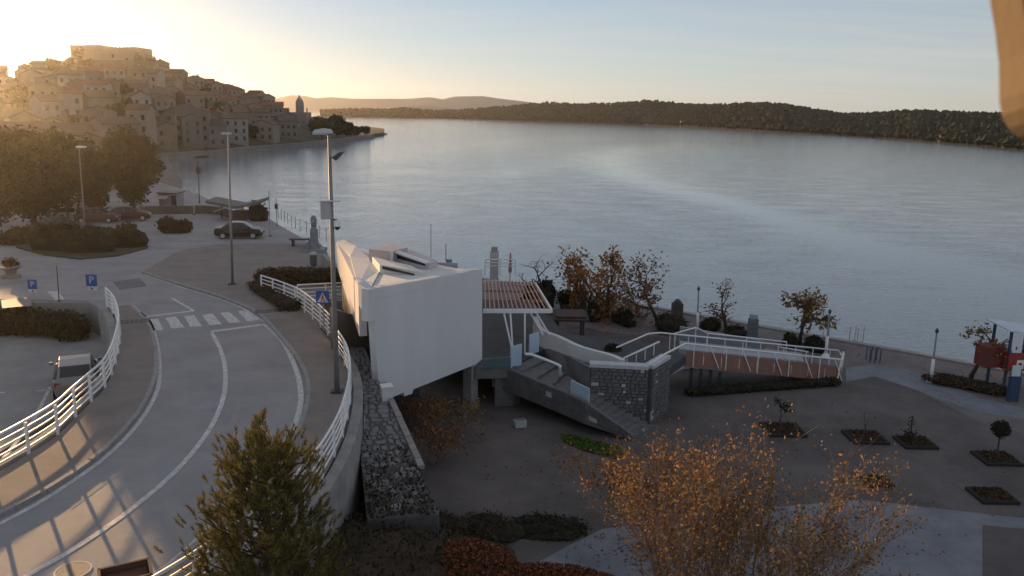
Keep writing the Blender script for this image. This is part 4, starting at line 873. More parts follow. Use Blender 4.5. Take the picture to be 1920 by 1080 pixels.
# fortress
fy = 428; ft = thing('fortress', 'massive stone fortress crowning the hill with stepped ramparts', 'fortress', (atd(190, 205, fy)[0], fy, 20)); fsm = M('fortress stone', (.20, .185, .16), .95, .15, .25, .3, 2)
def fbox(x0, x1, ytop, Yd, dp, zb, nm, top2=None):
    a, b = atd(x0, ytop, Yd), atd(x1, top2 or ytop, Yd); return MB().prism([(a[0], Yd, zb), (b[0], Yd, zb), (b[0], Yd, b[2]), (a[0], Yd, a[2])], (0, dp, 0)).build(nm, fsm, ft)
fbox(131, 186, 86, fy, 18, 12, 'keep', 84); fbox(186.3, 256, 91, fy - .6, 18, 12, 'rampart', 88); fbox(97, 131.3, 113, fy - 3, 14, 12, 'bastion', 114); fbox(150, 240, 128, fy - 14, 10, 8, 'outer_wall', 131)
for px in range(134, 184, 6):
    a = atd(px, 83.5, fy); MB().box((a[0], fy + .4, a[2] - .6), (.7, .7, 1.0)).build('merlon', fsm, ft)
for px in range(190, 255, 7):
    a = atd(px, 88, fy); MB().box((a[0], fy - .1, a[2] - .5), (.7, .7, 1.2)).build('merlon', fsm, ft)
a = atd(191, 88, fy + 3); MB().tube([(a[0], fy + 3, a[2] - 2), (a[0], fy + 3, a[2] + 3.8)], .1, 5).tube([(a[0] - .9, fy + 3, a[2] + 2.6), (a[0] + .9, fy + 3, a[2] + 2.6)], .07, 4).build('mast', darkst, ft)
for px, py in ((150, 112), (175, 118), (212, 105), (238, 112)):
    a = atd(px, py, fy - .4 if px < 186 else fy - 1); MB().box((a[0], a[1] - .25, a[2]), (.9, .5, 1.6)).build('embrasure', glassd, ft)
# cathedral
cy = 430; c0 = atd(562, 205, cy); cz0 = 1.6
ca_ = thing('cathedral', 'stone cathedral with tall ribbed dome and lantern by the water', 'cathedral', (c0[0], cy, cz0)); csm = M('cathedral stone', (.24, .23, .225), .9, .12, .4, .2, 3)
def cpx(px, py, Y=cy): return atd(px, py, Y)
a, b = cpx(544, 210), cpx(579, 210); MB().box(((a[0] + b[0]) / 2, cy, (cz0 + a[2]) / 2), (b[0] - a[0], 10, a[2] - cz0)).build('nave', csm, ca_)
a, b = cpx(582, 222), cpx(536, 222); MB().box(((a[0] + b[0]) / 2, cy + 1, (cz0 + a[2] - 2) / 2), (abs(b[0] - a[0]), 14, a[2] - 2 - cz0)).build('aisle', csm, ca_)
ctop = cpx(561, 179); dr = (cpx(569, 200)[0] - cpx(553, 200)[0]) / 2; z0 = cpx(561, 208)[2]; zt2 = ctop[2]
MB().lathe((ctop[0], cy, 0), [(dr, z0 - 1), (dr, z0 + (zt2 - z0) * .35)], 8).build('drum', csm, ca_)
MB().lathe((ctop[0], cy, 0), [(dr * 1.05, z0 + (zt2 - z0) * .35), (dr * .98, z0 + (zt2 - z0) * .55), (dr * .78, z0 + (zt2 - z0) * .72), (dr * .4, z0 + (zt2 - z0) * .86), (dr * .25, z0 + (zt2 - z0) * .9), (dr * .22, zt2 - .2), (.05, zt2 + .5)], 8).build('dome', M('cathedral roof stone', (.28, .26, .25), .9, .1, .5), ca_)
for px in (544.5, 579):
    q = cpx(px, 203); MB().lathe((q[0], cy - 4, 0), [(.35, z0 - 2), (.35, q[2] - .4), (.02, q[2] + .6)], 6).build('pinnacle', csm, ca_)
for px in (552, 561, 570):
    q = cpx(px, 232, cy - 5.05); MB().box((q[0], cy - 5.03, q[2]), (1.0, .12, 2.6)).build('window', glassd, ca_)
for i, (px, Y, wd, hh, lab) in enumerate(((508, 425, 12, 13.5, 'large grey block with low roof left of the cathedral'), (528, 428, 7, 10.5, 'stone house squeezed between the large block and the cathedral'), (590, 420, 6, 6.5, 'low house in front of the trees right of the cathedral'), (545, 412, 8, 5.5, 'low waterside house in front of the cathedral'))):
    house(px, Y, wd, 8, hh, i + 1, rng, lab, None, base=1.8, rot=.25)
rt = random.Random(9)
for i, (px, py, wpx, hpx, lab) in enumerate(((603, 256, 44, 42, 'dark tree beside the cathedral on the headland'), (632, 254, 42, 40, 'dark tree in the middle of the headland clump'), (650, 252, 26, 28, 'smaller dark tree at the end of the headland clump'), (668, 251, 24, 15, 'low round tree on the tip of the headland'), (684, 251, 22, 15, 'last low tree at the tip of the headland'))):
    Yt = shoreY(px) + 14; b = atd(px, py, Yt); b[2] = 1.5; k = Yt / F; R_ = wpx * k / 2; h = hpx * k; ctree('headland_tree', lab, b, h, lobes_ball(None, R_, h * .55, 12, 50 + i, h * .46 / R_), dkgreen, 1500, .9, 50 + i, .3, 'trees on the headland')
for i, (px, ytop, yb) in enumerate(((259, 99, 130), (266, 106, 132), (277, 104, 134), (283, 109, 134), (291, 106, 138), (78, 127, 150), (85, 127, 150))):
    Yt = 424; b = atd(px, yb, Yt); h = atd(px, ytop, Yt)[2] - b[2]; t = thing('cypress', ['cypress touching the right wall of the fortress', 'second cypress right of the fortress', 'third cypress right of the fortress', 'fourth cypress right of the fortress', 'last cypress of the row right of the fortress', 'left one of two trees on the skyline left of the fortress', 'right one of two trees on the skyline left of the fortress'][i], 'cypress', b, 'cypresses on the town skyline')
    MB().tube([b, b + np.array([0, 0, h * .3])], .25, 5).build('trunk', bark, t); rr_ = np.random.RandomState(i); P = cloud([((0, 0, h * .45), (1.1, 1.1, h * .45)), ((0, 0, h * .75), (.6, .6, h * .28))], 420, rr_, .3); npmesh('crown', quads(P, .8, rr_), 4, dkgreen, t)
TS = []
for i in range(46):
    px = rt.uniform(20, 530); t_ = rt.uniform(.06, .93)
    a_, b_ = shoreY(px), ridY(px); Yt = a_ + (b_ - a_) * t_; b = atd(px, 205, Yt); b[2] = townh(px, Yt) - .3; h = rt.uniform(4.5, 8.5); R_ = h * rt.uniform(.32, .5); zone = 'low' if t_ < .35 else ('half way up' if t_ < .65 else 'high'); sd2 = 'left of fortress' if px < 150 else ('below fortress' if px < 300 else 'towards cathedral')
    TS.append(ctree('slope_tree', f'dark tree {zone} between the slope houses, {sd2}', b, h, lobes_ball(None, R_, h * .58, 7, 400 + i, h * .42 / R_), dkgreen, 420, .85, 400 + i, .2, 'trees between the town houses'))
by_ = {}
for o in TS: by_.setdefault(o['label'], []).append(o)
for lab, v in by_.items():
    v.sort(key=lambda o: o.location.x / o.location.y)
    nn_ = ['leftmost', 'second', 'third', 'fourth', 'fifth', 'sixth', 'seventh', 'eighth', 'ninth', 'tenth', 'eleventh', 'twelfth']
    for k_, o in enumerate(v):
        if len(v) > 1: o['label'] = (nn_[min(k_, 11)] + (' from left ' if k_ else ' ')) + lab
# waterside wall of the town
P = [at(x, y, .9) + np.array([0, .5, 0]) for x, y in ((300, 294), (400, 287), (500, 277), (560, 273), (640, 263), (700, 255))]
m = MB(); [m.bar(a, b, 1.2, 1.9) for a, b in zip(P, P[1:])]
structure(m.build('quay', M('old quay stone', (.22, .21, .20), .9, .2, .3)), 'old stone quay along the foot of the town', 'quay')
p = at(722, 253, .2); m = MB()
for k, (x, y, s) in enumerate(((700, 252, 1.2), (708, 251.5, 1.0), (716, 251, .9), (722, 251, .6))):
    q = at(x, y, .3); m.blob(q, (2.2 * s, 2.2 * s, .7 * s), rng, .3, 1)
tagit(m.build('rocks', M('dark shore rock', (.06, .06, .06), .9, .2, 1), kind='stuff'), 'dark rocks at the tip of the town headland', 'rocks')

# dark evergreens left of the water
def evergreen(px, ybase, ytop, wpx, Y, n, seed, label, group='dark evergreens by the far car park'):
    b = atd(px, ybase, Y); b[2] = gz(Y); top = atd(px, ytop, Y)[2]; n *= 2; R = wpx / F * Y / 2; h = top - b[2]; sq = (h * .98 / 2) / R
    return ctree('evergreen_tree', label, b, h, lobes_ball(None, R, h * .53, 18, seed, sq), dkgreen, n, .21, seed, .25, group)
evergreen(252, 408, 238, 112, 98, 9000, 1, 'large round dark evergreen standing before the water')
evergreen(182, 412, 258, 70, 88, 4500, 2, 'dark evergreen left of the large round one')
evergreen(128, 414, 246, 100, 83, 6500, 3, 'broad dark evergreen behind the parked cars')
evergreen(64, 418, 232, 105, 80, 7000, 4, 'tall dark evergreen near the left edge of the view')
evergreen(-2, 420, 226, 112, 78, 7000, 5, 'dark evergreen cut by the left edge of the view')
for i, (px, Y, wd, hh) in enumerate(((-10, 118, 14, 7.0), (70, 122, 13, 8.0), (140, 126, 12, 7.0), (196, 138, 9, 6))):
    house(px, Y, wd, 9, hh, i + 1, rng, ['ochre house behind the tall evergreen at the left edge', 'grey house glimpsed behind the broad evergreen', 'low ochre house behind the dark evergreens by the cars', 'small pink house seen between two evergreens'][i], None, base=gz(Y), rot=.3 if i else .5)
# hedges and shrubs on the road level
hedge('long dense hedge along the edge of the car park', [(-40, 42.6), (-30, 42.5), (-24.6, 42.5), (-22.8, 41.6)], 3.35, 1.4, 1.5, hedgeg, 10000, .13, 31)
ih = [atg(x, y)[:2] for x, y in ((88, 468), (140, 472), (185, 470), (222, 464))]
for i, (x, y, wpx, hpx, lab) in enumerate(((105, 470, 90, 46, 'left broad dark bush on the roundabout island'), (165, 473, 100, 48, 'middle broad dark bush on the roundabout island'), (240, 464, 72, 40, 'rounded green bush at the right end of the roundabout island'), (185, 450, 50, 22, 'small bush behind the roundabout island bushes'), (50, 456, 110, 26, 'low wide hedge left of the roundabout island'), (327, 436, 58, 24, 'single dome shaped bush standing alone in the road'))):
    b = atg(x, y); k = b[1] / F; shrub('bush', lab, b, (wpx * k / 2 * 1.25, wpx * k / 2 * .9, hpx * k * 1.0), hedgeg, 2600, .16, 40 + i, group='bushes on the road islands')
isl = [atg(x, y, .12)[:2] for x, y in ((30, 462), (80, 476), (150, 484), (220, 478), (276, 464), (270, 448), (200, 440), (110, 442), (40, 448))]
structure(sheet('traffic_island', isl, M('island earth', (.07, .07, .045), .95, .3, 1), .12, gz, .13), 'kerbed traffic island with bushes', 'traffic island')
hedge('brown hedge behind the white railings beside the square', [atg(x, y, .12)[:2] for x, y in ((505, 529), (560, 532), (618, 530))], lambda Y: gz(Y) + .1, 1.0, 1.7, hedgeb, 3500, .1, 61)
hedge('low brown planting between the square and the curved white railing', [atg(x, y, .12)[:2] for x, y in ((484, 540), (515, 560), (545, 580))], lambda Y: gz(Y) + .1, .55, 1.2, hedgeb, 2500, .09, 62)
b = at(545, 583, 5.0)
# promenade trees
PT = [(1006, 585, 470, 'bare grey tree nearest the pergola', 40, .05, brownl, 60, 1.5), (1104, 592, 470, 'dense orange autumn tree, left one of the promenade pair', 1000, .14, orangel, 61, 1.3), (1138, 600, 466, 'dense orange autumn tree with forked trunk, right one of the promenade pair', 1900, .14, orangel, 62, 1.5), (1232, 612, 480, 'half bare tree with brownish orange crown above the brown bush', 950, .12, brownl, 63, 1.5), (1361, 617, 528, 'small sparse brown tree beside the white promenade lamp', 240, .10, brownl, 64, 1.5), (1500, 648, 533, 'forked tree with brown leaf clumps behind the ramp', 620, .15, tanl, 65, 1.6), (1820, 712, 605, 'brownish tree left of the red play tower', 800, .11, brownl, 66, 1.5)]
for px, yb, yt, lab, lv, ls, mt, sd_, wd_ in PT:
    b = at(px, yb, LOW); h = atd(px, yt, b[1])[2] - LOW; btree('promenade_tree', lab, b, h, mt, sd_, lv, ls, mx=4, spread=.55, up=.04, trunk=.10 + .012 * h, first=.40 if lv > 900 else .42, group='autumn trees along the promenade', scatter=.26 if lv > 900 else .14, nch=(3, 4), widen=wd_, gnarl=.12)
b = at(1010, 585, LOW); shrub('bush', 'dark green bush under the bare tree by the pergola', b, (1.3, 1.1, 2.0), dkgreen, 1800, .15, 71, group='bushes along the promenade')
for i, (x, y, w_, h_, mt, lab) in enumerate(((1112, 602, 36, 36, dkgreen, 'dark green bush left of the forked orange tree'), (1165, 605, 46, 24, hedgeb, 'brown bush right of the forked orange tree'), (1178, 612, 36, 28, dkgreen, 'small dark bush before the brown one'), (1258, 622, 72, 40, hedgeb, 'large brown bush beneath the half bare tree'), (1330, 618, 44, 24, hedgeg, 'greenish bush at the foot of the promenade lamp'), (1378, 628, 54, 18, hedgeg, 'low green bush under the small sparse tree'), (1480, 652, 36, 32, hedgeg, 'green bush left of the forked tree trunk'), (1525, 658, 44, 30, dkgreen, 'dark bush right of the forked tree trunk'), (1150, 660, 36, 14, dkgreen, 'low dark plant at the head of the ramp'))):
    b = at(x, y, LOW) if i < 8 else at(x, y, 3.4); k = b[1] / F; shrub('bush', lab, b, (w_ * k / 2, w_ * k / 2 * .9, h_ * k * .85), mt, 1300, .11, 80 + i, group='bushes along the promenade')
b = at(1061, 582, LOW); pp = thing('potted_bush', 'ball shaped bush in a pot on the promenade', 'potted plant', b)
MB().lathe(b, [(.35, 0), (.5, .5), (.46, .52)], 14).build('pot', dconc, pp); r = np.random.RandomState(5); MB().blob(b + np.array([0, 0, .95]), .5, random.Random(2), .08, 2).build('branches', coreg, pp); npmesh('foliage', quads(cloud([((0, 0, .95), (.62, .62, .55))], 900, r, .85), .09, r), 4, dkgreen, pp)
hedge('dark low hedge under the near edge of the ramp', [(9.3, 39.9), (12.5, 40.75), (17.0, 41.9)], LOW, .38, .9, dkgreen, 2600, .07, 90)  # dark foliage band stands in for the shadow along the ramp base
hedge('dark planting strip left of the blue information post', [at(x, y, LOW)[:2] for x, y in ((1762, 716), (1830, 728), (1868, 737))], LOW, .4, 1.6, hedgeb, 2200, .09, 91)
# planting beds on the plaza
BEDS = [(1468, 808, 70, 'bare', 'planting bed with a twisted small tree, left of the row'), (1622, 822, 66, 'stick', 'planting bed with a thin bare sapling'), (1716, 832, 60, 'tuft', 'planting bed with a short stubby shrub'), (1868, 862, 66, 'ball', 'planting bed with a ball topped little tree'), (1860, 932, 68, 'low', 'empty planting bed in front of the ball topped tree'), (1644, 906, 46, 'low', 'small planting bed at the edge of the autumn tree')]
for i, (x, y, wpx, kind, lab) in enumerate(BEDS):
    c = at(x, y, LOW); k = c[1] / F; t = thing('planting_bed', lab, 'planting bed', c, 'planting beds on the dark plaza'); s = wpx * k
    m = MB()
    for dx, dy, lx, ly in ((0, -s * .45, s + .12, .12), (0, s * .45, s + .12, .12), (-s / 2, 0, .12, s * .9 - .13), (s / 2, 0, .12, s * .9 - .13)): m.box((c[0] + dx, c[1] + dy, LOW + .06), (lx, ly, .12), 0)
    m.build('edging', M('dark timber edging', (.028, .025, .024), .9, .2, 3), t); MB().box((c[0], c[1], LOW + .04), (s - .1, s * .8, .09)).build('soil', soil, t)
    r = np.random.RandomState(300 + i); P = np.stack([r.uniform(-s * .46, s * .46, 500), r.uniform(-s * .4, s * .4, 500), r.uniform(.09, .22, 500)], 1); o = npmesh('groundcover', quads(P, .06, r), 4, hedgeb, t, kind='stuff')
    if kind == 'ball':
        b = c + np.array([0, 0, .12]); q = thing('topiary_tree', 'ball topped topiary tree standing in its bed on the plaza', 'topiary', b); MB().tube([b, b + np.array([0, 0, 1.0])], .035, 6).build('trunk', bark, q); MB().blob(b + np.array([0, 0, 1.25]), .27, random.Random(3), .06, 2).build('branches', coreg, q); npmesh('crown', quads(cloud([((0, 0, 1.25), (.34, .34, .34))], 900, r, .9), .05, r), 4, dkgreen, q)
    elif kind == 'bare': btree('small_tree', 'twisted little tree in the first plaza bed', c + np.array([-.1, 0, .12]), 1.35, dkgreen, 401, 160, .07, mx=3, trunk=.05, spread=.7, scatter=.08)
    elif kind == 'stick': btree('small_tree', 'thin bare sapling in the second plaza bed', c + np.array([0, 0, .12]), 1.15, brownl, 402, 14, .05, mx=2, trunk=.035, spread=.2)
    elif kind == 'tuft': btree('small_tree', 'short stubby shrub in the third plaza bed', c + np.array([0, 0, .12]), 1.0, dkgreen, 403, 120, .06, mx=3, trunk=.08, spread=.6, scatter=.07)
# grass wedge by the stair
gp = [at(x, y, LOW)[:2] for x, y in ((1052, 816), (1075, 818), (1165, 842), (1175, 860), (1150, 860), (1095, 846), (1058, 830))]
structure(sheet('lawn', gp, M('lawn', (.05, .085, .018), .9, 0, 3, .5, 30, .2, col2=(.10, .15, .03)), .02, lowz, folds=()), 'bright green grass wedge at the foot of the stair', 'lawn')
r = np.random.RandomState(8); A = np.array(gp); lo, hi = A.min(0), A.max(0); pts = []
from mathutils.geometry import intersect_point_tri_2d
tri = [(gp[0], gp[i], gp[i + 1]) for i in range(1, len(gp) - 1)]
while len(pts) < 1600:
    q = r.uniform(lo, hi)
    if any(intersect_point_tri_2d(Vector(q), Vector(a), Vector(b), Vector(c)) for a, b, c in tri): pts.append((q[0], q[1], LOW + .07))
tagit(npmesh('grass', quads(np.array(pts), .07, r), 4, grassl, kind='stuff'), 'bright green grass blades at the foot of the stair', 'grass')
# shrubs below the pavilion and on the bank
for i, (x, y, w_, h_, mt, lab) in enumerate(((795, 815, 70, 60, brownl, 'rusty leaved shrub under the pavilion, nearest the stone bank'), (855, 812, 80, 60, tanl, 'tall tan shrub under the middle of the pavilion'), (815, 870, 110, 70, brownl, 'wide brown shrub spreading before the stone bank'))):
    b = at(x, y, LOW); k = b[1] / F; btree('shrub', lab, b, h_ * k * 1.3, mt, 110 + i, 900, .07, stems=7, mx=3, spread=.4, up=.2, trunk=.03, scatter=.16, group='brown shrubs under the pavilion', barkmat=twigm, first=.5, cat='shrub')
# rough earth bank at the foot of the wall
V = []; NX, NY = 40, 40
for j in range(NY + 1):
    for i in range(NX + 1):
        x = -8 + 14.0 * i / NX; y = 8 + 19 * j / NY; e_ = max(0, 1 - ((x + 4.2) / 4.6) ** 2) * max(0, 1 - ((y - 17.0) / 8.2) ** 4); e2 = max(0, 1 - ((x - 1.2) / 3.2) ** 2 - ((y - 20.6) / 2.6) ** 2)
        z = LOW - .15 + 2.45 * e_ ** .8 + 1.0 * e2 ** .7 + .12 * math.sin(x * 3.1 + y) * math.sin(y * 2.3) * (1 if e_ + e2 > .05 else 0); V.append((x, y, z))
earth = MB().add(V, [(j * (NX + 1) + i, j * (NX + 1) + i + 1, (j + 1) * (NX + 1) + i + 1, (j + 1) * (NX + 1) + i) for j in range(NY) for i in range(NX)]).build('bank', M('earth bank', (.038, .03, .022), .95, 0, 1.2, .8, 12, .15, col2=(.085, .062, .045)), smooth=True)
structure(earth, 'rough dark earth bank with weeds below the road wall', 'bank')
def bankz(x, y):
    e_ = max(0, 1 - ((x + 4.2) / 4.6) ** 2) * max(0, 1 - ((y - 17.0) / 8.2) ** 4); e2 = max(0, 1 - ((x - 1.2) / 3.2) ** 2 - ((y - 20.6) / 2.6) ** 2); return LOW - .15 + 2.45 * e_ ** .8 + 1.0 * e2 ** .7
r = np.random.RandomState(12); P = [(x, y, bankz(x, y) + r.uniform(0, .25)) for x, y in zip(r.uniform(-7, 0, 9000), r.uniform(10, 25.5, 9000)) if bankz(x, y) > LOW]
Pw2 = []
for _ in range(2600):
    u, v = r.rand(), .5 + .5 * r.rand() ** .6
    p = (TL * (1 - u) + TR_ * u) * (1 - v) + (BL_ * (1 - u) + BR_ * u) * v
    if r.rand() < (v - .58) * 1.5: Pw2.append((p[0], p[1], p[2] + r.uniform(0, .16)))
P = P + Pw2
tagit(npmesh('weeds', quads(np.array(P), .07, r), 4, leafm('weed leaf', (.025, .022, .01), (.075, .06, .03)), kind='stuff'), 'dark weeds and dead leaves on the earth bank', 'weeds')
P = [(x, y, bankz(x, y) + r.uniform(0, .3)) for x, y in zip(r.uniform(-1.8, 4.2, 16000), r.uniform(18, 23.4, 16000)) if ((x - 1.2) / 3.0) ** 2 + ((y - 20.6) / 2.5) ** 2 < 1]
tagit(npmesh('ground_cover', quads(np.array(P), .06, r), 4, russet, kind='stuff'), 'russet dry ground cover on the near mound', 'ground cover')
for i, (x, y, w_, h_, lab) in enumerate(((915, 1000, 150, 24, 'dark shrub on the earth bank beside the plaza edge'), (1030, 992, 150, 13, 'low dark shrubbery where the plaza meets the pale paving'), (690, 1010, 120, 50, 'dark weedy shrub at the foot of the retaining wall'), (800, 1020, 160, 28, 'spreading dark shrub in the middle of the earth bank'))):
    b = at(x, y, LOW); b[2] = max(LOW, bankz(b[0], b[1])) - .1; k = b[1] / F; shrub('shrub', lab, b, (w_ * k / 2 * 1.3, w_ * k / 2 * .8, h_ * k * 1.2), hedgeb if i != 1 else dkgreen, 3800, .055, 120 + i, lobes=11, core=.66, group='dark shrubs on the bank')
# big autumn tree at the lower right: many upright bare twigs with clinging leaves
ab = np.array([4.95, 17.2, LOW])
btree('autumn_tree', 'large orange leaved multi stemmed tree in front of the plaza', ab, 7.6, tanl, 131, 0, .06, stems=11, mx=4, spread=.30, up=.20, trunk=.08, nch=(3, 4), barkmat=twigm, first=.36, gnarl=.10, widen=.8)
# leaves on the autumn tree: clustered towards the shoots, in clumps
at_o = bpy.data.objects['autumn_tree']; r = np.random.RandomState(77)
bmesh_ = [c for c in at_o.children if c.name.startswith('branches')][0].data; bv = np.array([v.co for v in bmesh_.vertices]); bv = bv[bv[:, 2] > 1.6]
pick = bv[r.randint(0, len(bv), 750)]; C = np.concatenate([p + r.normal(size=(r.randint(3, 14), 3)) * .14 for p in pick] + [bv[r.randint(0, len(bv), 9500)] + r.normal(size=(9500, 3)) * .06])
npmesh('crown', quads(C, .042, r), 4, tanl, at_o)
C2 = np.concatenate([p + r.normal(size=(r.randint(4, 12), 3)) * .12 for p in bv[r.randint(0, len(bv), 170)]]); npmesh('crown', quads(C2, .05, r), 4, orangel, at_o)
b3 = at(1215, 1030, LOW); h3 = atd(1215, 802, b3[1])[2] - LOW; btree('autumn_tree', 'smaller bright orange tree left of the large multi stemmed one', b3, h3, orangel, 137, 2600, .065, stems=6, mx=3, spread=.34, up=.2, trunk=.05, nch=(3, 5), barkmat=twigm, first=.46, gnarl=.1, scatter=.13, widen=.75)
b2 = np.array([7.3, 15.4, LOW]); btree('shrub', 'thin bare shrub with few yellow leaves at the lower right edge', b2, 4.4, tanl, 133, 260, .055, stems=6, mx=3, spread=.3, up=.2, trunk=.04, barkmat=twigm, first=.42, cat='shrub', scatter=.1)
# pine in the lower middle
ptop = atd(487, 786, 15.8); pb_ = np.array([ptop[0], ptop[1], 2.3]); pine = thing('pine_tree', 'young pine with upright needle tufts in front of the right railing', 'tree', pb_)
r = np.random.RandomState(31); HT = ptop[2] - 2.3; m = MB().tube([pb_, pb_ + np.array([.1, 0, 3]), pb_ + np.array([0, 0, HT * .93])], [.16, .11, .03], 8); m.build('trunk', bark, pine, smooth=True); m = MB(); sh = []
NB = 135
for k in range(NB):
    f = (k + .5) / NB; zb = .6 + f * (HT - 1.5); R = 1.72 * (1 - f) ** .38 * (.72 + .4 * r.rand()) + .1; a = k * 2.4 + r.uniform(-.4, .4); up = .35 + .55 * f
    d = np.array([math.cos(a), math.sin(a), up]); p0 = np.array([0, 0, zb]); P = [p0 + d * np.array([R, R, R * (.6 + .5 * u)]) * u for u in (0, .35, .7, 1.0)]
    m.tube([q + pb_ for q in P], [.028, .022, .015, .008], 4)
    ns = int(9 + 12 * R / 1.2)
    for q in range(ns):
        u = r.uniform(.3, 1.0) ** .8; c = p0 + d * np.array([R, R, R * (.6 + .5 * u)]) * u + r.normal(size=3) * np.array([.16, .16, .10]) * (1.3 - .4 * u)
        ax = np.array([d[0] * .55, d[1] * .55, .9]) + r.normal(size=3) * .28; sh.append((c, ax / np.linalg.norm(ax)))
for q in range(26): sh.append((np.array([r.normal() * .12, r.normal() * .12, HT - r.uniform(0, .7)]), np.array([r.normal() * .15, r.normal() * .15, 1.0])))
m.build('branches', bark, pine)
ND = 34; Cn = np.array([s[0] for s in sh]); Ax = np.array([s[1] for s in sh]); Ax /= np.linalg.norm(Ax, axis=1)[:, None]; n = len(Cn)
Cn = np.repeat(Cn, ND, 0) ; Ax = np.repeat(Ax, ND, 0); u = r.uniform(0, .24, (n * ND, 1)); rd_ = r.normal(size=(n * ND, 3)); rd_ -= (rd_ * Ax).sum(1)[:, None] * Ax; rd_ /= np.linalg.norm(rd_, axis=1)[:, None]
nd2 = rd_ * .62 + Ax * .75; nd2 /= np.linalg.norm(nd2, axis=1)[:, None]; ln = r.uniform(.09, .15, (n * ND, 1)); bs = Cn + Ax * u; sd_ = np.cross(nd2, Ax); sd_ /= np.linalg.norm(sd_, axis=1)[:, None] + 1e-9
T = np.stack([bs - sd_ * .009, bs + sd_ * .009, bs + nd2 * ln], 1).reshape(-1, 3); npmesh('needles', T, 3, pinel, pine)

r = np.random.RandomState(55); Pf = []
for (px, py, rad__, n_) in ((1138, 606, 4, 500), (1232, 620, 4, 420), (1104, 600, 4, 300), (1361, 622, 3, 160), (1500, 655, 3.4, 260), (1820, 716, 3, 220), (1390, 1000, 4.5, 900), (1215, 1020, 2.5, 420), (1000, 900, 6, 240), (1500, 860, 8, 260)):
    c = at(px, py, LOW); q = r.normal(size=(n_, 2)) * rad__ * .55
    for dx, dy in q:
        if not (c[1] + dy > 60 or c[0] + dx < -3): Pf.append((c[0] + dx, c[1] + dy, LOW + .025))
tagit(npmesh('fallen_leaves', quads(np.array(Pf), .055, r, .93), 4, brownl, kind='stuff'), 'brown fallen leaves scattered on plaza and promenade', 'fallen leaves')
patchm = M('darker repair asphalt', (.15, .148, .15), .85, 0, .8, .3, 60, .35, col2=(.20, .197, .2)); patchl = M('paler worn asphalt', (.29, .28, .27), .85, 0, .8, .3, 60, .35, col2=(.36, .345, .33))
for i, (poly, mt) in enumerate(((((345, 520), (372, 532), (360, 542), (332, 529)), patchm), (((440, 760), (452, 760), (432, 850), (418, 852)), patchl), (((120, 940), (210, 880), (222, 890), (135, 955)), patchl), (((210, 520), (262, 512), (275, 530), (224, 538)), patchm))):
    P = [at(x, y, 5.0) for x, y in poly]; MB().add([(p[0], p[1], gz(p[1]) + .004) for p in P], [(0, 1, 2, 3)]).build('repair_patch', mt, road)
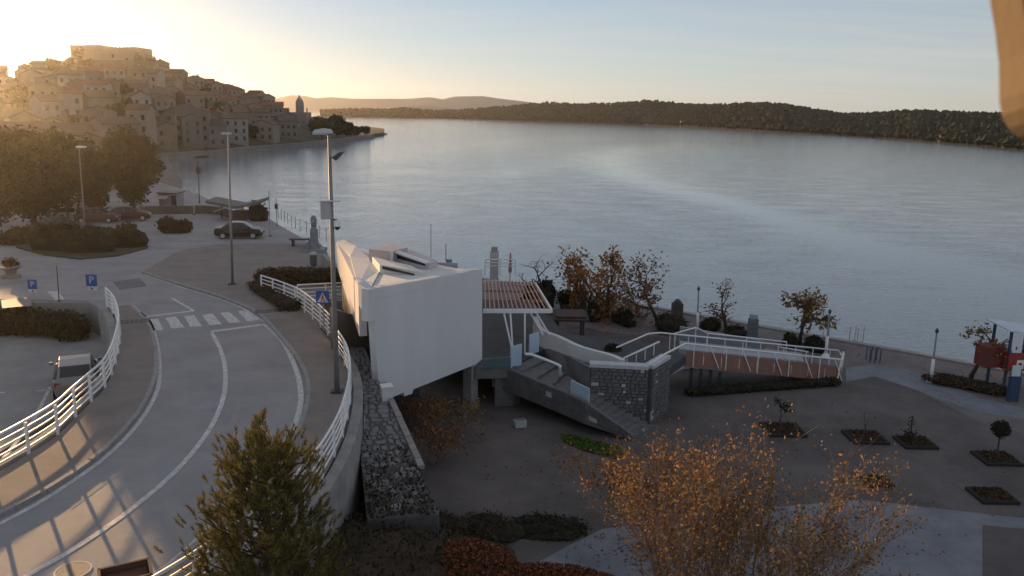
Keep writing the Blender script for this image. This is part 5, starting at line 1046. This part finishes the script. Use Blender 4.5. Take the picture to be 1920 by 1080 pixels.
# ---------------------------------------------------------------- cars
def car(label, c, heading, col, kind='hatch', group='cars on the road level', L_=4.1, W2=.86, H=1.46):
    t = thing('car', label, 'car', c, group); t.rotation_euler = (0, 0, heading); base = np.array([0, 0, 0.]); ORG[t.name] = base
    body = M('car paint ' + str(col), col, .3, .03, 1, 0, 10, .6, metal=.2)
    hl = L_ / 2
    # stations: x, z bottom, z belt, z roof, half width belt, half width roof
    if kind == 'hatch': st = [(-hl, .42, .78, None, .70, 0), (-hl + .12, .28, .92, None, .80, 0), (-hl + .25, .25, .96, 1.02, .84, .66), (-hl + .75, .22, .97, H - .06, W2, .60), (-hl + 1.6, .2, .96, H, W2, .60), (-hl + 2.3, .2, .94, H - .04, W2, .60), (-hl + 3.05, .2, .93, .95, W2, .70), (-hl + 3.6, .22, .84, None, .82, 0), (hl - .12, .25, .70, None, .74, 0), (hl, .35, .58, None, .62, 0)]
    else: st = [(-hl, .42, .80, None, .70, 0), (-hl + .12, .28, .93, None, .80, 0), (-hl + .6, .25, .97, 1.0, .84, .68), (-hl + 1.25, .22, .97, H - .05, W2, .60), (-hl + 1.9, .2, .96, H, W2, .60), (-hl + 2.5, .2, .94, H - .05, W2, .60), (-hl + 3.2, .2, .92, .94, W2, .70), (-hl + 3.8, .22, .84, None, .82, 0), (hl - .12, .25, .70, None, .74, 0), (hl, .35, .58, None, .62, 0)]
    m = MB(); vs = []
    for x, zb, zl, zr, wl, wr in st:
        zr2, wr2 = (zr, wr) if zr else (zl + .03, wl * .82)
        for s in (1, -1):
            for (w_, z) in ((wl * .9, zb), (wl * 1.0, (zb + zl) / 2), (wl * .97, zl), (wr2, zr2)): vs.append((x, s * w_, z))
    fs = []
    for i in range(len(st) - 1):
        a, b = 8 * i, 8 * (i + 1)
        for s in (0, 4):
            for k in range(3): fs.append((a + s + k, a + s + k + 1, b + s + k + 1, b + s + k))
        fs += [(a + 3, a + 7, b + 7, b + 3), (a, b, b + 4, a + 4)]
    e = 8 * (len(st) - 1); fs += [(0, 1, 5, 4), (1, 2, 6, 5), (2, 3, 7, 6), (e, e + 1, e + 5, e + 4), (e + 1, e + 2, e + 6, e + 5), (e + 2, e + 3, e + 7, e + 6)]
    m.add(vs, fs).build('body', body, t, smooth=False, bevel=.03)
    cab = [i for i, q in enumerate(st) if q[3]]
    def gp_(i, s, lo): x, zb, zl, zr, wl, wr = st[i]; return np.array([x, s * (wl * .97 if lo else wr), zl if lo else zr])
    for s in (1, -1):
        for a, b in ((cab[0], cab[1]), (cab[1], cab[2]), (cab[2], cab[3]), (cab[3], cab[4])):
            q = [gp_(a, s, 1), gp_(b, s, 1), gp_(b, s, 0), gp_(a, s, 0)]; cc = sum(q) / 4; q = [cc + (p - cc) * .86 + np.array([0, s * .012, .006]) for p in q]; MB().add(q, [(0, 1, 2, 3)]).build('side_window', glassd, t)
    for (lo, hi, nm) in ((cab[0], cab[1], 'rear_window'), (cab[4], cab[3], 'windscreen')):
        q = [gp_(lo, 1, 0), gp_(lo, -1, 0), gp_(hi, -1, 0), gp_(hi, 1, 0)]; cc = sum(q) / 4; nrm = np.cross(q[1] - q[0], q[2] - q[1]); nrm /= np.linalg.norm(nrm); nrm *= (1 if nrm[2] > 0 else -1); q = [cc + (p - cc) * .88 + nrm * .014 for p in q]; MB().add(q, [(0, 1, 2, 3)]).build(nm, glassd, t)
    for x in (-hl + .75, hl - .8):
        for s in (1, -1):
            w_ = MB(); P = [(x, s * .80 + dy, .31) for dy in (-.1, .1)]; w_.tube([(x, s * .76, .31), (x, s * .875, .31)], .31, 16); wo = w_.build('wheel', black, t); MB().tube([(x, s * .87, .31), (x, s * .885, .31)], .19, 12).build('rim', galv, wo)
    for s in (1, -1):
        MB().box((hl - .1, s * .56, .66), (.16, .3, .13)).build('headlight', M('lamp glass', (.6, .6, .58), .15, .05, 3), t); MB().box((-hl + .1, s * .66, .80), (.14, .24, .2)).build('tail_light', M('red lamp', (.3, .02, .02), .3, .05, 3), t)
        MB().box((hl - 1.25, s * .95, .98), (.14, .16, .12)).build('mirror', body, t)
    MB().box((-hl - .0, 0, .62), (.03, .5, .11)).build('number_plate', paint, t); MB().box((hl + .005, 0, .42), (.03, .5, .11)).build('number_plate', paint, t)
    MB().box((hl - .02, 0, .5), (.06, .9, .12)).build('grille', black, t)
    return t
c = at(116, 746, 3.35); car('grey car with pale shining roof parked in the car park below the left railing', (c[0], c[1] + 1.3, 3.35), rad(90 + 27), (.22, .22, .225), 'hatch', None)
c = atg(450, 446); car('black saloon parked alone beside the square', c, rad(8), (.015, .015, .018), 'saloon')
for (x, y, col, kd, hd, lab) in ((112, 436, (.05, .05, .05), 'hatch', 75, 'dark hatchback behind the roundabout bushes'), (140, 414, (.30, .31, .32), 'hatch', 20, 'grey car under the evergreens'), (184, 417, (.10, .06, .045), 'hatch', 10, 'brownish car left of the dark maroon one'), (244, 413, (.09, .03, .03), 'hatch', 20, 'dark maroon car under the round evergreen')):
    c = atg(x, y); car(lab, c, rad(hd), col, kd)

# ---------------------------------------------------------------- lamps, poles and signs
def lamp(px, yb, ptop, ytop, z, label, r0_=.09, arm=None, group='tall street lamps'):
    b = at(px, yb, z) if z is not None else atg(px, yb); top = atd(ptop, ytop, b[1]); t = thing('street_lamp', label, 'street lamp', b, group)
    MB().tube([b, b * .5 + top * .5, top], [r0_, r0_ * .8, r0_ * .55], 8).build('pole', M('lamp pole grey', (.22, .22, .22), .6, .15, 3, metal=.2), t, smooth=True); MB().box(b + np.array([0, 0, .04]), (.4, .4, .08)).build('base_plate', darkst, t); return t, b, top
headm = M('lamp head grey', (.45, .45, .46), .5, .1, 3); lens = M('lamp lens', (.35, .38, .42), .2, .1, 3)
t, b, top = lamp(632, 735, 617, 250, 5.12, 'tall lamp post with cabinet, floodlight and dome camera by the railing', .105)
prof = [(-1.0, .02), (-.85, .12), (-.4, .17), (0, .14), (.1, .06)]; m = MB(); vs = []
for x, h in prof: vs += [(top[0] + x * .62 + .05, top[1] - .16, top[2] + .0), (top[0] + x * .62 + .05, top[1] + .16, top[2] + .0), (top[0] + x * .62 + .05, top[1] + .1, top[2] + h), (top[0] + x * .62 + .05, top[1] - .1, top[2] + h)]
m.add(vs, [(4 * i + k, 4 * i + (k + 1) % 4, 4 * i + 4 + (k + 1) % 4, 4 * i + 4 + k) for i in range(4) for k in range(4)] + [(3, 2, 1, 0), (16, 17, 18, 19)]); hd = m.build('lamp_head', headm, t, smooth=False)
MB().box((top[0] - .3, top[1], top[2] - .03), (.5, .22, .05)).build('lens', lens, hd)
def onpole(py): f = (py - 250) / (735 - 250); z = atd(620 + 12 * f, py, b[1])[2]; k = (z - b[2]) / (top[2] - b[2]); return b + (top - b) * k
q = onpole(393); MB().box((q[0] - .15, q[1] - .2, q[2]), (.34, .26, .62)).build('cabinet', M('cabinet grey', (.36, .36, .37), .5, .08, 3), t, bevel=.015); MB().box((q[0] - .02, q[1] - .2, q[2] + .33), (.7, .34, .03), 0).build('cabinet_roof', headm, t)
q = onpole(422); cm = MB().lathe((q[0] + .2, q[1] - .05, q[2] - .02), [(.05, .22), (.12, .16), (.13, 0), (.12, -.02)][::-1], 12).build('dome_camera', whitep, t); MB().lathe((q[0] + .2, q[1] - .05, q[2] - .14), [(.02, -.03), (.09, .02), (.115, .11)], 12).build('dome_glass', glassd, cm); MB().bar((q[0], q[1], q[2] + .2), (q[0] + .2, q[1] - .05, q[2] + .2), .05, .05).build('bracket', darkst, t)
q = onpole(292); fl2 = MB().prism([(q[0] + .1, q[1] - .14, q[2] - .05), (q[0] + .22, q[1] - .14, q[2] - .16), (q[0] + .50, q[1] - .14, q[2] + .15), (q[0] + .36, q[1] - .14, q[2] + .14)], (0, .3, 0)).build('floodlight', darkst, t); MB().bar((q[0], q[1], q[2] - .05), (q[0] + .2, q[1], q[2] - .1), .04, .04).build('bracket', darkst, t)
MB().prism([(q[0] + .09, q[1] - .11, q[2] - .035), (q[0] + .33, q[1] - .11, q[2] + .135), (q[0] + .33, q[1] + .11, q[2] + .135), (q[0] + .09, q[1] + .11, q[2] - .035)], (-.012, 0, .012)).build('floodlight_glass', lens, fl2)
t, b, top = lamp(436, 533, 428, 252, 5.12, 'tall plain lamp post at the edge of the square', .085); hd = MB().box((top[0] - .1, top[1], top[2] + .05), (.55, .22, .1)).build('lamp_head', headm, t)
t, b, top = lamp(161, 452, 148, 276, None, 'lamp post with bright head before the dark evergreens', .08); MB().box((top[0] + .25, top[1] - .1, top[2] + .04), (.75, .3, .14)).build('lamp_head', whitep, t)
def pole(name, px, yb, ptop, ytop, label, r_=.05, z=None, mat=galv, cat='pole', group=None):
    b = atg(px, yb) if z is None else at(px, yb, z); top = atd(ptop, ytop, b[1]); t = thing(name, label, cat, b, group); MB().tube([b, top], [r_, r_ * .7], 7).build('shaft', mat, t); MB().lathe(b, [(r_ * 2, 0), (r_ * 2, .06), (r_, .12)], 8).build('foot', darkst, t); return t, b, top
pole('pole', 364, 403, 363, 346, 'pale short pole beside the far quay road', .06, mat=M('pale pole paint', (.5, .5, .48), .6, .1))
t, b, top = pole('signal_mast', 374, 381, 371, 298, 'dark bent signal mast with a flag arm by the water', .07, mat=darkst, cat='mast'); a = np.array([top[0], top[1], top[2] + .1]); MB().bar(a + np.array([-.3, 0, .1]), a + np.array([1.4, 0, .25]), .1, .3).build('flag_arm', darkst, t); MB().box(top * .75 + b * .25, (.5, .3, .9)).build('signal_box', darkst, t)
pole('pole', 507, 443, 504, 358, 'tall grey pole at the head of the quay steps', .07)
t, b, top = pole('pole', 520, 424, 517, 371, 'thin dark pole with a small box on the quay edge', .04, mat=darkst); MB().box(b * .3 + top * .7, (.25, .25, .5)).build('box', darkst, t)
pole('pole', 808, 495, 808, 420, 'thin mast rising behind the pavilion roof', .04, z=LOW)
t, b, top = pole('sign_pole', 111, 566, 106, 498, 'bare thin post between the two parking signs', .03, z=4.9, mat=darkst, cat='post')
# parking signs
blue = M('sign blue', (.03, .10, .32), .4, .05, 3); red = M('sign red', (.45, .05, .05), .5, .05, 3)
def text(s, size, loc, mat, parent, rot=(rad(90), 0, 0)):
    cu = bpy.data.curves.new('lettering', 'FONT'); cu.body = s; cu.size = size; cu.align_x = 'CENTER'; cu.align_y = 'CENTER'; cu.extrude = .004; tmp = bpy.data.objects.new('tmp', cu); COL.objects.link(tmp)
    dg = bpy.context.evaluated_depsgraph_get(); dg.update(); me = bpy.data.meshes.new_from_object(tmp.evaluated_get(dg)); bpy.data.objects.remove(tmp); me.materials.clear(); me.materials.append(mat); o = bpy.data.objects.new('lettering', me); COL.objects.link(o); o.parent = parent; o.location = loc; o.rotation_euler = rot; return o
for (x0, y0, x1, y1, lab, extra) in ((52, 522, 69, 544, 'blue parking sign on a post at the far left above the hedge', 0), (161, 515, 182, 536, 'blue parking sign with small pale plate near the left railing', 1)):
    Yd = 44.6; q = atd((x0 + x1) / 2, (y0 + y1) / 2, Yd); s = (x1 - x0) / F * Yd; t = thing('parking_sign', lab, 'road sign', (q[0], Yd, gz(Yd)), 'parking signs'); MB().tube([(q[0], Yd + .05, gz(Yd)), (q[0], Yd + .05, q[2] + s * (.7 + .6 * extra))], .03, 6).build('post', galv, t)
    pn = MB().box((q[0], Yd, q[2]), (s, .03, s * 1.08)).build('panel', blue, t); text('P', s * .95, (0, -.022, q[2] - gz(Yd)), paint, pn)
    MB().box((q[0], Yd - .002, q[2] - s * .78), (s * .9, .03, s * .36)).build('plate', paint, t)
    if extra: MB().lathe((0, 0, 0), [(.09, 0), (.09, .01)], 12)
    rm_ = MB(); rm_.tube([(q[0], Yd - .018, q[2] - s * .78), (q[0], Yd - .028, q[2] - s * .78)], s * .11, 12); rm_.build('red_disc', red, t)
# pedestrian crossing sign
Yd = 37.6; q = atd(605, 557, Yd); s = 25 / F * Yd * 1.02; t = thing('crossing_sign', 'blue pedestrian crossing sign with white triangle beside the camera pole', 'road sign', (q[0], Yd, 5.12)); MB().tube([(q[0], Yd + .04, 5.12), (q[0], Yd + .04, q[2] + s * .5)], .03, 6).build('post', galv, t)
pn = MB().box((q[0], Yd, q[2]), (s, .025, s)).build('panel', blue, t); yy = Yd - .0165
MB().prism([(q[0] - s * .42, yy, q[2] - s * .40), (q[0] + s * .42, yy, q[2] - s * .40), (q[0], yy, q[2] + s * .36)], (0, -.004, 0)).build('triangle', paint, pn)
f_ = MB(); yv = yy - .008
def seg(a, b, w_): f_.bar((q[0] + a[0] * s, yv, q[2] + a[1] * s), (q[0] + b[0] * s, yv, q[2] + b[1] * s), .006, w_ * s)
seg((0, -.02), (0, .1), .09); seg((0, 0), (-.11, -.34), .06); seg((0, 0), (.12, -.34), .06); seg((0, .07), (-.1, -.06), .04); seg((0, .07), (.1, -.04), .04); f_.lathe((q[0], yv, q[2] + s * .17), [(.01, -.03), (.035, 0), (.01, .03)], 8); f_.build('walking_figure', red, pn)
# statue, bench, bin, planter
b = atg(590, 471, .1); k = b[1] / F; hS = 66 * k * 1.03; t = thing('monument', 'grey round headed statue like monument on a splayed base by the quay', 'monument', b); gs = M('monument stone', (.24, .24, .26), .85, .2, 3, .2, 15)
m = MB().lathe(b, [(.5, .0), (.42, hS * .18), (.30, hS * .34), (.34, hS * .48), (.30, hS * .60), (.2, hS * .66), (.19, hS * .72)], 12); m.build('body', gs, t, smooth=True); MB().lathe(b + np.array([0, 0, hS * .7]), [(.20, 0), (.24, hS * .08), (.25, hS * .2), (.2, hS * .27), (.04, hS * .31)], 12).build('head', gs, t, smooth=True)
MB().box(b + np.array([0, 0, .12]), (1.7, 1.4, .24)).build('base', conc, t); MB().bar(b + np.array([-.95, -.3, .1]), b + np.array([-.2, -.1, 1.0]), .1, .14).bar(b + np.array([-.75, -.5, .1]), b + np.array([0, -.2, .9]), .1, .14).build('strut', gs, t); MB().lathe(b + np.array([0, -.25, hS * .84]), [(.02, -.14), (.12, 0), (.02, .14)], 8).build('face', M('pale face stone', (.36, .36, .37), .8, .1), t)
b = atg(566, 462, .1); t = thing('bench', 'dark table like bench left of the monument', 'bench', b); MB().box(b + np.array([0, 0, .62]), (1.9, .8, .1)).build('seat', darkst, t)
for s in (-.7, .7): MB().box(b + np.array([s, 0, .28]), (.12, .6, .56)).build('leg', darkst, t)
b = atg(588, 501, .12); t = thing('litter_bin', 'grey litter bin on a post at the edge of the brown hedge', 'litter bin', b); MB().lathe(b, [(.2, .1), (.24, .2), (.25, .85), (.2, .9)], 12).build('bin', M('bin green grey', (.13, .13, .11), .7, .15), t); MB().lathe(b + np.array([0, 0, .9]), [(.27, 0), (.22, .14), (.05, .2)], 12).build('lid', galv, t); MB().tube([b, b + np.array([0, 0, .2])], .06, 6).build('foot', darkst, t)
b = atg(22, 521); t = thing('stone_planter', 'tiered stone planter with a small plant at the left edge of the road', 'planter', b); MB().lathe(b, [(.55, 0), (.55, .2), (.3, .25), (.35, .5), (.6, .65), (.62, .72)], 14).build('bowl', M('planter stone', (.28, .24, .2), .85, .15), t); r = np.random.RandomState(3); npmesh('plant', quads(cloud([((0, 0, .95), (.45, .45, .35))], 300, r), .1, r), 4, hedgeb, t)
# quay fence on the left, one post at a time with a wire
qf = [atg(x, y)[:2] for x, y in ((522, 408), (540, 420), (560, 432), (582, 440), (612, 452))]; P = resample(qf, 2.2); c = P[len(P) // 2]; t = thing('quay_fence', 'thin post and wire fence along the upper quay edge', 'fence', (c[0], c[1], gz(c[1])))
for q in P: MB().tube([(q[0], q[1], gz(q[1])), (q[0], q[1], gz(q[1]) + 1.15)], .035, 5).build('post', galv, t)
for z in (.55, 1.0): MB().tube([(q[0], q[1], gz(q[1]) + z) for q in P], .015, 4).build('wire', galv, t)
# far quay: kiosk, canopy, low wall
kY = 100; a, b = atd(302, 361, kY), atd(341, 385, kY); zk = gz(kY); kw = (b[0] - a[0]); kc = (a[0] + b[0]) / 2; t = thing('kiosk', 'small flat roofed grey kiosk with cream awning by the water', 'kiosk', (kc, kY, zk))
MB().box((kc, kY, (zk + a[2]) / 2), (kw - .3, 2.2, a[2] - zk)).build('wall', M('kiosk grey', (.26, .26, .27), .8, .1), t); MB().box((kc, kY, a[2] + .07), (kw, 2.6, .14)).build('roof', darkst, t); MB().prism([(kc - kw / 2, kY - 1.15, a[2] - .28), (kc + .2, kY - 1.15, a[2] - .28), (kc + .2, kY - 2.1, a[2] - .55), (kc - kw / 2, kY - 2.1, a[2] - .55)], (0, 0, .06)).build('awning', M('cream canvas', (.6, .5, .34), .8, .1), t); MB().box((kc + .7, kY - 1.12, zk + .9), (.6, .08, 1.2)).build('hatch', glassd, t)
cY = 88; t = thing('canopy', 'flat gull winged canopy over a low brown hut on the quay', 'canopy', (atd(450, 400, cY)[0], cY, gz(cY)))
a, b, c3 = atd(396, 378, cY), atd(452, 389, cY - 1), atd(496, 379, cY); m = MB()
for p, q in ((a, b), (b, c3)): m.prism([p + np.array([0, -1.6, 0]), q + np.array([0, -1.6, 0]), q + np.array([0, 1.6, .1]), p + np.array([0, 1.6, .1])], (0, 0, .28))
m.build('roof', M('canopy grey', (.16, .15, .14), .7, .1), t); a, b = atd(441, 394, cY), atd(468, 412, cY); MB().box(((a[0] + b[0]) / 2, cY, (a[2] + gz(cY)) / 2), (b[0] - a[0], 1.6, a[2] - gz(cY))).build('hut', M('hut brown', (.16, .11, .09), .85, .15), t); a, b = atd(436, 387, cY - 1.7), atd(458, 392, cY - 1.7); MB().bar(a, b, .1, .14).build('yellow_beam', M('yellow paint', (.62, .5, .16), .6, .1), t); a, b = atd(401, 397, cY - 1.7), atd(428, 387, cY - 1.7); MB().bar(a, b, .08, .1).build('brace', galv, t)
for px in (415, 476): q = atd(px, 390, cY); MB().tube([(q[0], cY, gz(cY)), (q[0], cY, q[2] + .4)], .07, 6).build('post', darkst, t)
b = atg(484, 414); shrub('bush', 'dark bush beside the canopy hut on the quay', b, (1.2, 1.0, 1.7), hedgeg, 900, .16, 201)
P = [atg(x, y) for x, y in ((262, 402), (330, 401), (385, 400), (415, 403), (440, 412))]; m = MB(); [m.bar(p + np.array([0, 0, .45]), q + np.array([0, 0, .45]), .35, .9) for p, q in zip(P, P[1:])]; tagit(m.build('low_wall', M('low wall brown', (.15, .13, .105), .9, .2, 1)), 'low brown wall closing the far end of the road by the quay', 'wall')
# promenade lamps and posts
for (x, yb, xt, yt, lab) in ((1307, 622, 1310, 541, 'white promenade lamp behind the peak of the ramp railing'), (1548, 668, 1556, 584, 'white promenade lamp beside the right end of the ramp'), (1745, 716, 1757, 620, 'white promenade lamp with flared foot by the pale path')):
    b = at(x, yb, LOW); top = atd(xt, yt, b[1]); t = thing('promenade_lamp', lab, 'lamp', b, 'white promenade lamps'); MB().tube([b, b * .55 + top * .45], [.1, .085], 8).build('post', whitep, t, smooth=True); mid = b * .55 + top * .45
    MB().tube([mid, top], [.05, .045], 8).build('upper_tube', M('blue grey tube', (.24, .30, .36), .5, .1), t); MB().lathe(b, [(.26, 0), (.2, .08), (.1, .22)], 10).build('foot', whitep, t); MB().lathe(top, [(.07, -.12), (.1, 0), (.03, .14)], 10).build('lamp_head', darkst, t)
b = at(1410, 634, LOW); t = thing('information_totem', 'stacked grey totem with pale cap between the two sparse trees', 'totem', b)
for k in range(4): MB().box(b + np.array([0, 0, .17 + .32 * k]), (.6 - .04 * (k % 2), .4, .3)).build('block', M('totem grey', (.16, .18, .2), .8, .15), t)
MB().box(b + np.array([0, 0, 1.42]), (.42, .36, .26)).build('cap', M('totem cap', (.35, .38, .4), .7, .1), t)
for i, (x, y, w_, h_, lab) in enumerate(((1086, 580, 26, 44, 'dark square pillar behind the left orange tree'), (1269, 592, 20, 28, 'dark pillar with a round top right of the half bare tree'))):
    b = at(x, y, LOW); k = b[1] / F; t = thing('stone_pillar', lab, 'pillar', b, 'dark pillars on the promenade'); MB().box(b + np.array([0, 0, h_ * k * .45]), (w_ * k, w_ * k * .8, h_ * k * .9)).build('shaft', dconc, t); MB().lathe(b + np.array([0, 0, h_ * k * .9]), [(w_ * k * .4, 0), (w_ * k * .35, .15), (.06, .3)], 10).build('cap', dconc, t)
b = at(1075, 642, LOW); t = thing('picnic_shelter', 'low wooden shelter with flat brown roof behind the white parapet', 'shelter', b); k = b[1] / F; MB().box(b + np.array([-.2, .5, 1.55]), (68 * k, 2.4, .14)).box(b + np.array([-.2, .5, 1.69]), (58 * k, 1.9, .13)).build('roof', M('dark brown roof board', (.07, .05, .042), .85, .2), t)
for dx, dy in ((-1.0, -.4), (.55, -.4), (-1.0, 1.4), (.55, 1.4)): MB().box(b + np.array([dx, dy, .75]), (.12, .12, 1.48)).build('post', darkst, t)
tb = b + np.array([-1.0, -1.2, 0]); q = thing('picnic_table', 'small table with pale top beside the wooden shelter', 'table', tb); MB().box(tb + np.array([0, 0, .74]), (1.3, .7, .06)).build('top', M('pale table top', (.35, .33, .3), .7, .1), q); MB().box(tb + np.array([0, 0, .36]), (.8, .12, .70)).build('leg', darkst, q)
# sea ladders on the quay edge
for i, (x, y) in enumerate(((1543, 632), (1592, 640), (1607, 643))):
    b = at(x, y, LOW); t = thing('sea_ladder', ['swimming ladder frame on the quay beside the promenade lamp', 'left frame of the pair of swimming ladders on the quay', 'right frame of the pair of swimming ladders on the quay'][i], 'ladder', b, 'swimming ladders'); MB().tube([b + np.array([0, 0, -.3]), b + np.array([0, 0, .95])], .028, 6).build('handrail', galv, t); MB().tube([b + np.array([.5, .35, -.3]), b + np.array([.5, .35, .95]), ], .028, 6).build('handrail', galv, t)
    for z in (-.2, .05): MB().tube([b + np.array([0, 0, z]), b + np.array([.5, .35, z])], .02, 5).build('rung', galv, t)
# red play tower, information post
b = at(1882, 742, LOW); k = b[1] / F; t = thing('play_tower', 'red play tower with pale tilted roof at the right edge', 'playground', b); W3 = 1.9; redm = M('red play panel', (.30, .045, .03), .6, .12, 2); co_ = np.array([b[0] + 1.0, b[1] + 1.1, LOW])
for dx in (-.85, .85):
    for dy in (-.75, .75): MB().box(co_ + np.array([dx, dy, 1.65]), (.11, .11, 3.3 + (.1 if dx < 0 else -.1)), rad(12)).build('post', M('dark blue post', (.04, .06, .10), .6, .1), t)
MB().box(co_ + np.array([0, 0, 1.35]), (1.8, 1.6, .1), rad(12)).build('platform', woodm, t)
for (dx, dy, lx, ly) in ((0, -.83, 1.75, .05), (-.95, 0, .05, 1.5), (.95, 0, .05, 1.5)): MB().box(co_ + np.array([dx, dy, 1.75]), (lx, ly, .95), 0).build('panel', redm, t)
MB().box(co_ + np.array([-1.5, -.2, 1.9]), (1.0, .9, 1.1), rad(12)).build('side_house', M('dark red panel', (.16, .035, .025), .7, .15, 2), t)
MB().prism([co_ + np.array([-1.2, -1.1, 3.42]), co_ + np.array([1.3, -1.1, 3.05]), co_ + np.array([1.3, 1.1, 3.15]), co_ + np.array([-1.2, 1.1, 3.5])], (0, 0, .07)).build('roof', M('pale blue roof', (.55, .60, .70), .6, .05), t)
for dx, sh_ in ((-.25, 0), (.75, 1)):
    o = MB().box(co_ + np.array([dx, -.865, 1.62 + .15 * sh_]), (.36, .02, .46)).build('notice', whitep, t); MB().tube([co_ + np.array([dx, -.876, 1.62 + .15 * sh_]), co_ + np.array([dx, -.884, 1.62 + .15 * sh_])], .1, 10).build('notice_mark', redm, o)
b = at(1884, 745, LOW); b = b + np.array([0, -.6, 0]); t = thing('information_post', 'dark blue post with white notice in front of the play tower', 'information post', b); MB().box(b + np.array([0, 0, .65]), (.5, .25, 1.3)).build('body', M('navy paint', (.03, .06, .12), .6, .1), t); MB().box(b + np.array([0, -.02, 1.62]), (.42, .06, .56)).build('notice', M('pale notice', (.6, .66, .68), .5, .05), t)
b = at(1640, 680, LOW); t = thing('bicycle_rack', 'dark blue frame standing on the promenade beyond the ramp end', 'rack', b)
for k in range(3): MB().tube([b + np.array([.3 * k - .3, 0, 0]), b + np.array([.3 * k - .3, 0, .8]), b + np.array([.3 * k - .3, .5, .8]), b + np.array([.3 * k - .3, .5, 0])], .03, 5).build('hoop', M('navy paint', (.03, .06, .12), .6, .1), t)
# boat moored behind the pavilion
b = at(838, 497, .1) ; t = thing('boat', 'small moored boat with a bare mast behind the pavilion roof', 'boat', b); hw = MB(); st2 = [(-1.3, .05, .4), (-.9, .35, .34), (0, .45, .3), (.8, .4, .3), (1.1, .3, .33)]; vs = []
for x, w_, z in st2: vs += [b + np.array([x, -w_, z]), b + np.array([x, -w_ * .5, -.1]), b + np.array([x, w_ * .5, -.1]), b + np.array([x, w_, z])]
hw.add(vs, [(4 * i + k, 4 * i + k + 1, 4 * i + 5 + k, 4 * i + 4 + k) for i in range(4) for k in range(3)] + [(4 * i + 3, 4 * i, 4 * i + 4, 4 * i + 7) for i in range(4)] + [(16, 17, 18, 19)]).build('hull', whitep, t); MB().box(b + np.array([.2, 0, .42]), (.6, .5, .3)).build('cabin', M('boat cabin', (.25, .25, .26), .6, .1), t); top = atd(836, 457, b[1]); MB().tube([b + np.array([-.1, 0, .5]), np.array([b[0] - .1, b[1], top[2]])], .05, 6).build('mast', galv, t)
# objects near the plaza: pale stone under the stair, rubbish bag
b = at(975, 800, LOW); t = thing('stone_block', 'small pale block lying in the dark recess under the stair', 'block', b); MB().box(b + np.array([0, 0, .16]), (.55, .35, .32), .3).build('body', stonep, t, bevel=.03); MB().box(b + np.array([0, 0, .335]), (.4, .25, .03), .3).build('top', path_m, t)
# near roadside box at the bottom edge
b = at(238, 1110, 5.12); t = thing('wooden_box', 'brown open topped wooden box at the bottom edge of the road', 'box', b); bz = .5
for dx, dy, lx, ly in ((0, -.35, 1.0, .06), (0, .35, 1.0, .06), (-.5, 0, .06, .76), (.5, 0, .06, .76)):
    co, si = math.cos(.5), math.sin(.5); MB().box(b + np.array([dx * co - dy * si, dx * si + dy * co, bz / 2]), (lx, ly, bz), .5).build('side_panel', M('dark brown board', (.11, .06, .045), .8, .2, 3, .1, 20, stretch=(1, 1, 6)), t)
MB().box(b + np.array([0, 0, .3]), (.9, .6, .1), .5).build('lining', rust, t)
# ochre wall bracket beside the camera, upper right
d0 = 1.2
def near(px, py): return EYE + ray(px, py) * d0
och = M('ochre plaster', (.105, .068, .032), .8, .08, 6, .05, 40); tb_ = M('red brown tile', (.12, .04, .022), .8, .15, 8)
t = thing('wall_bracket', 'ochre rounded wall bracket with red brown tile jutting in at the upper right', 'bracket', near(2000, 120)); m = MB(); pr = [(1848, -90), (1852, 0), (1862, 60), (1869, 120), (1870, 190), (1875, 218), (1888, 242), (1905, 258), (1935, 272), (1990, 280), (2080, 270), (2080, -90)]
m.prism([near(*q) for q in pr][::-1], -fwd * .08); m.build('body', och, t, bevel=.006)
MB().prism([near(x, y) - fwd * .02 for x, y in ((1886, -90), (1886, 24), (2080, 30), (2080, -90))][::-1], -fwd * .09).build('tile', tb_, t); MB().prism([near(x, y) - fwd * .006 for x, y in ((1913, 27), (1917, 128), (2080, 130), (2080, 30))][::-1], -fwd * .086).build('lower_tile', M('orange brown tile', (.30, .12, .05), .8, .1, 8), t)

# ---------------------------------------------------------------- air
hz = bpy.data.materials.new('haze air'); hz.use_nodes = True; t = hz.node_tree; t.nodes.remove(t.nodes['Principled BSDF']); pv = t.nodes.new('ShaderNodeVolumePrincipled'); pv.inputs['Color'].default_value = (.95, .92, .85, 1); pv.inputs['Density'].default_value = 0.0001; pv.inputs['Anisotropy'].default_value = .85; t.links.new(pv.outputs[0], t.nodes['Material Output'].inputs['Volume'])
hb = MB().box((0, 1500, 40.5), (6400, 3260, 93)).build('haze', hz); hb['kind'] = 'stuff'; hb['label'] = 'thin pale morning haze over the whole bay'; hb['category'] = 'haze'
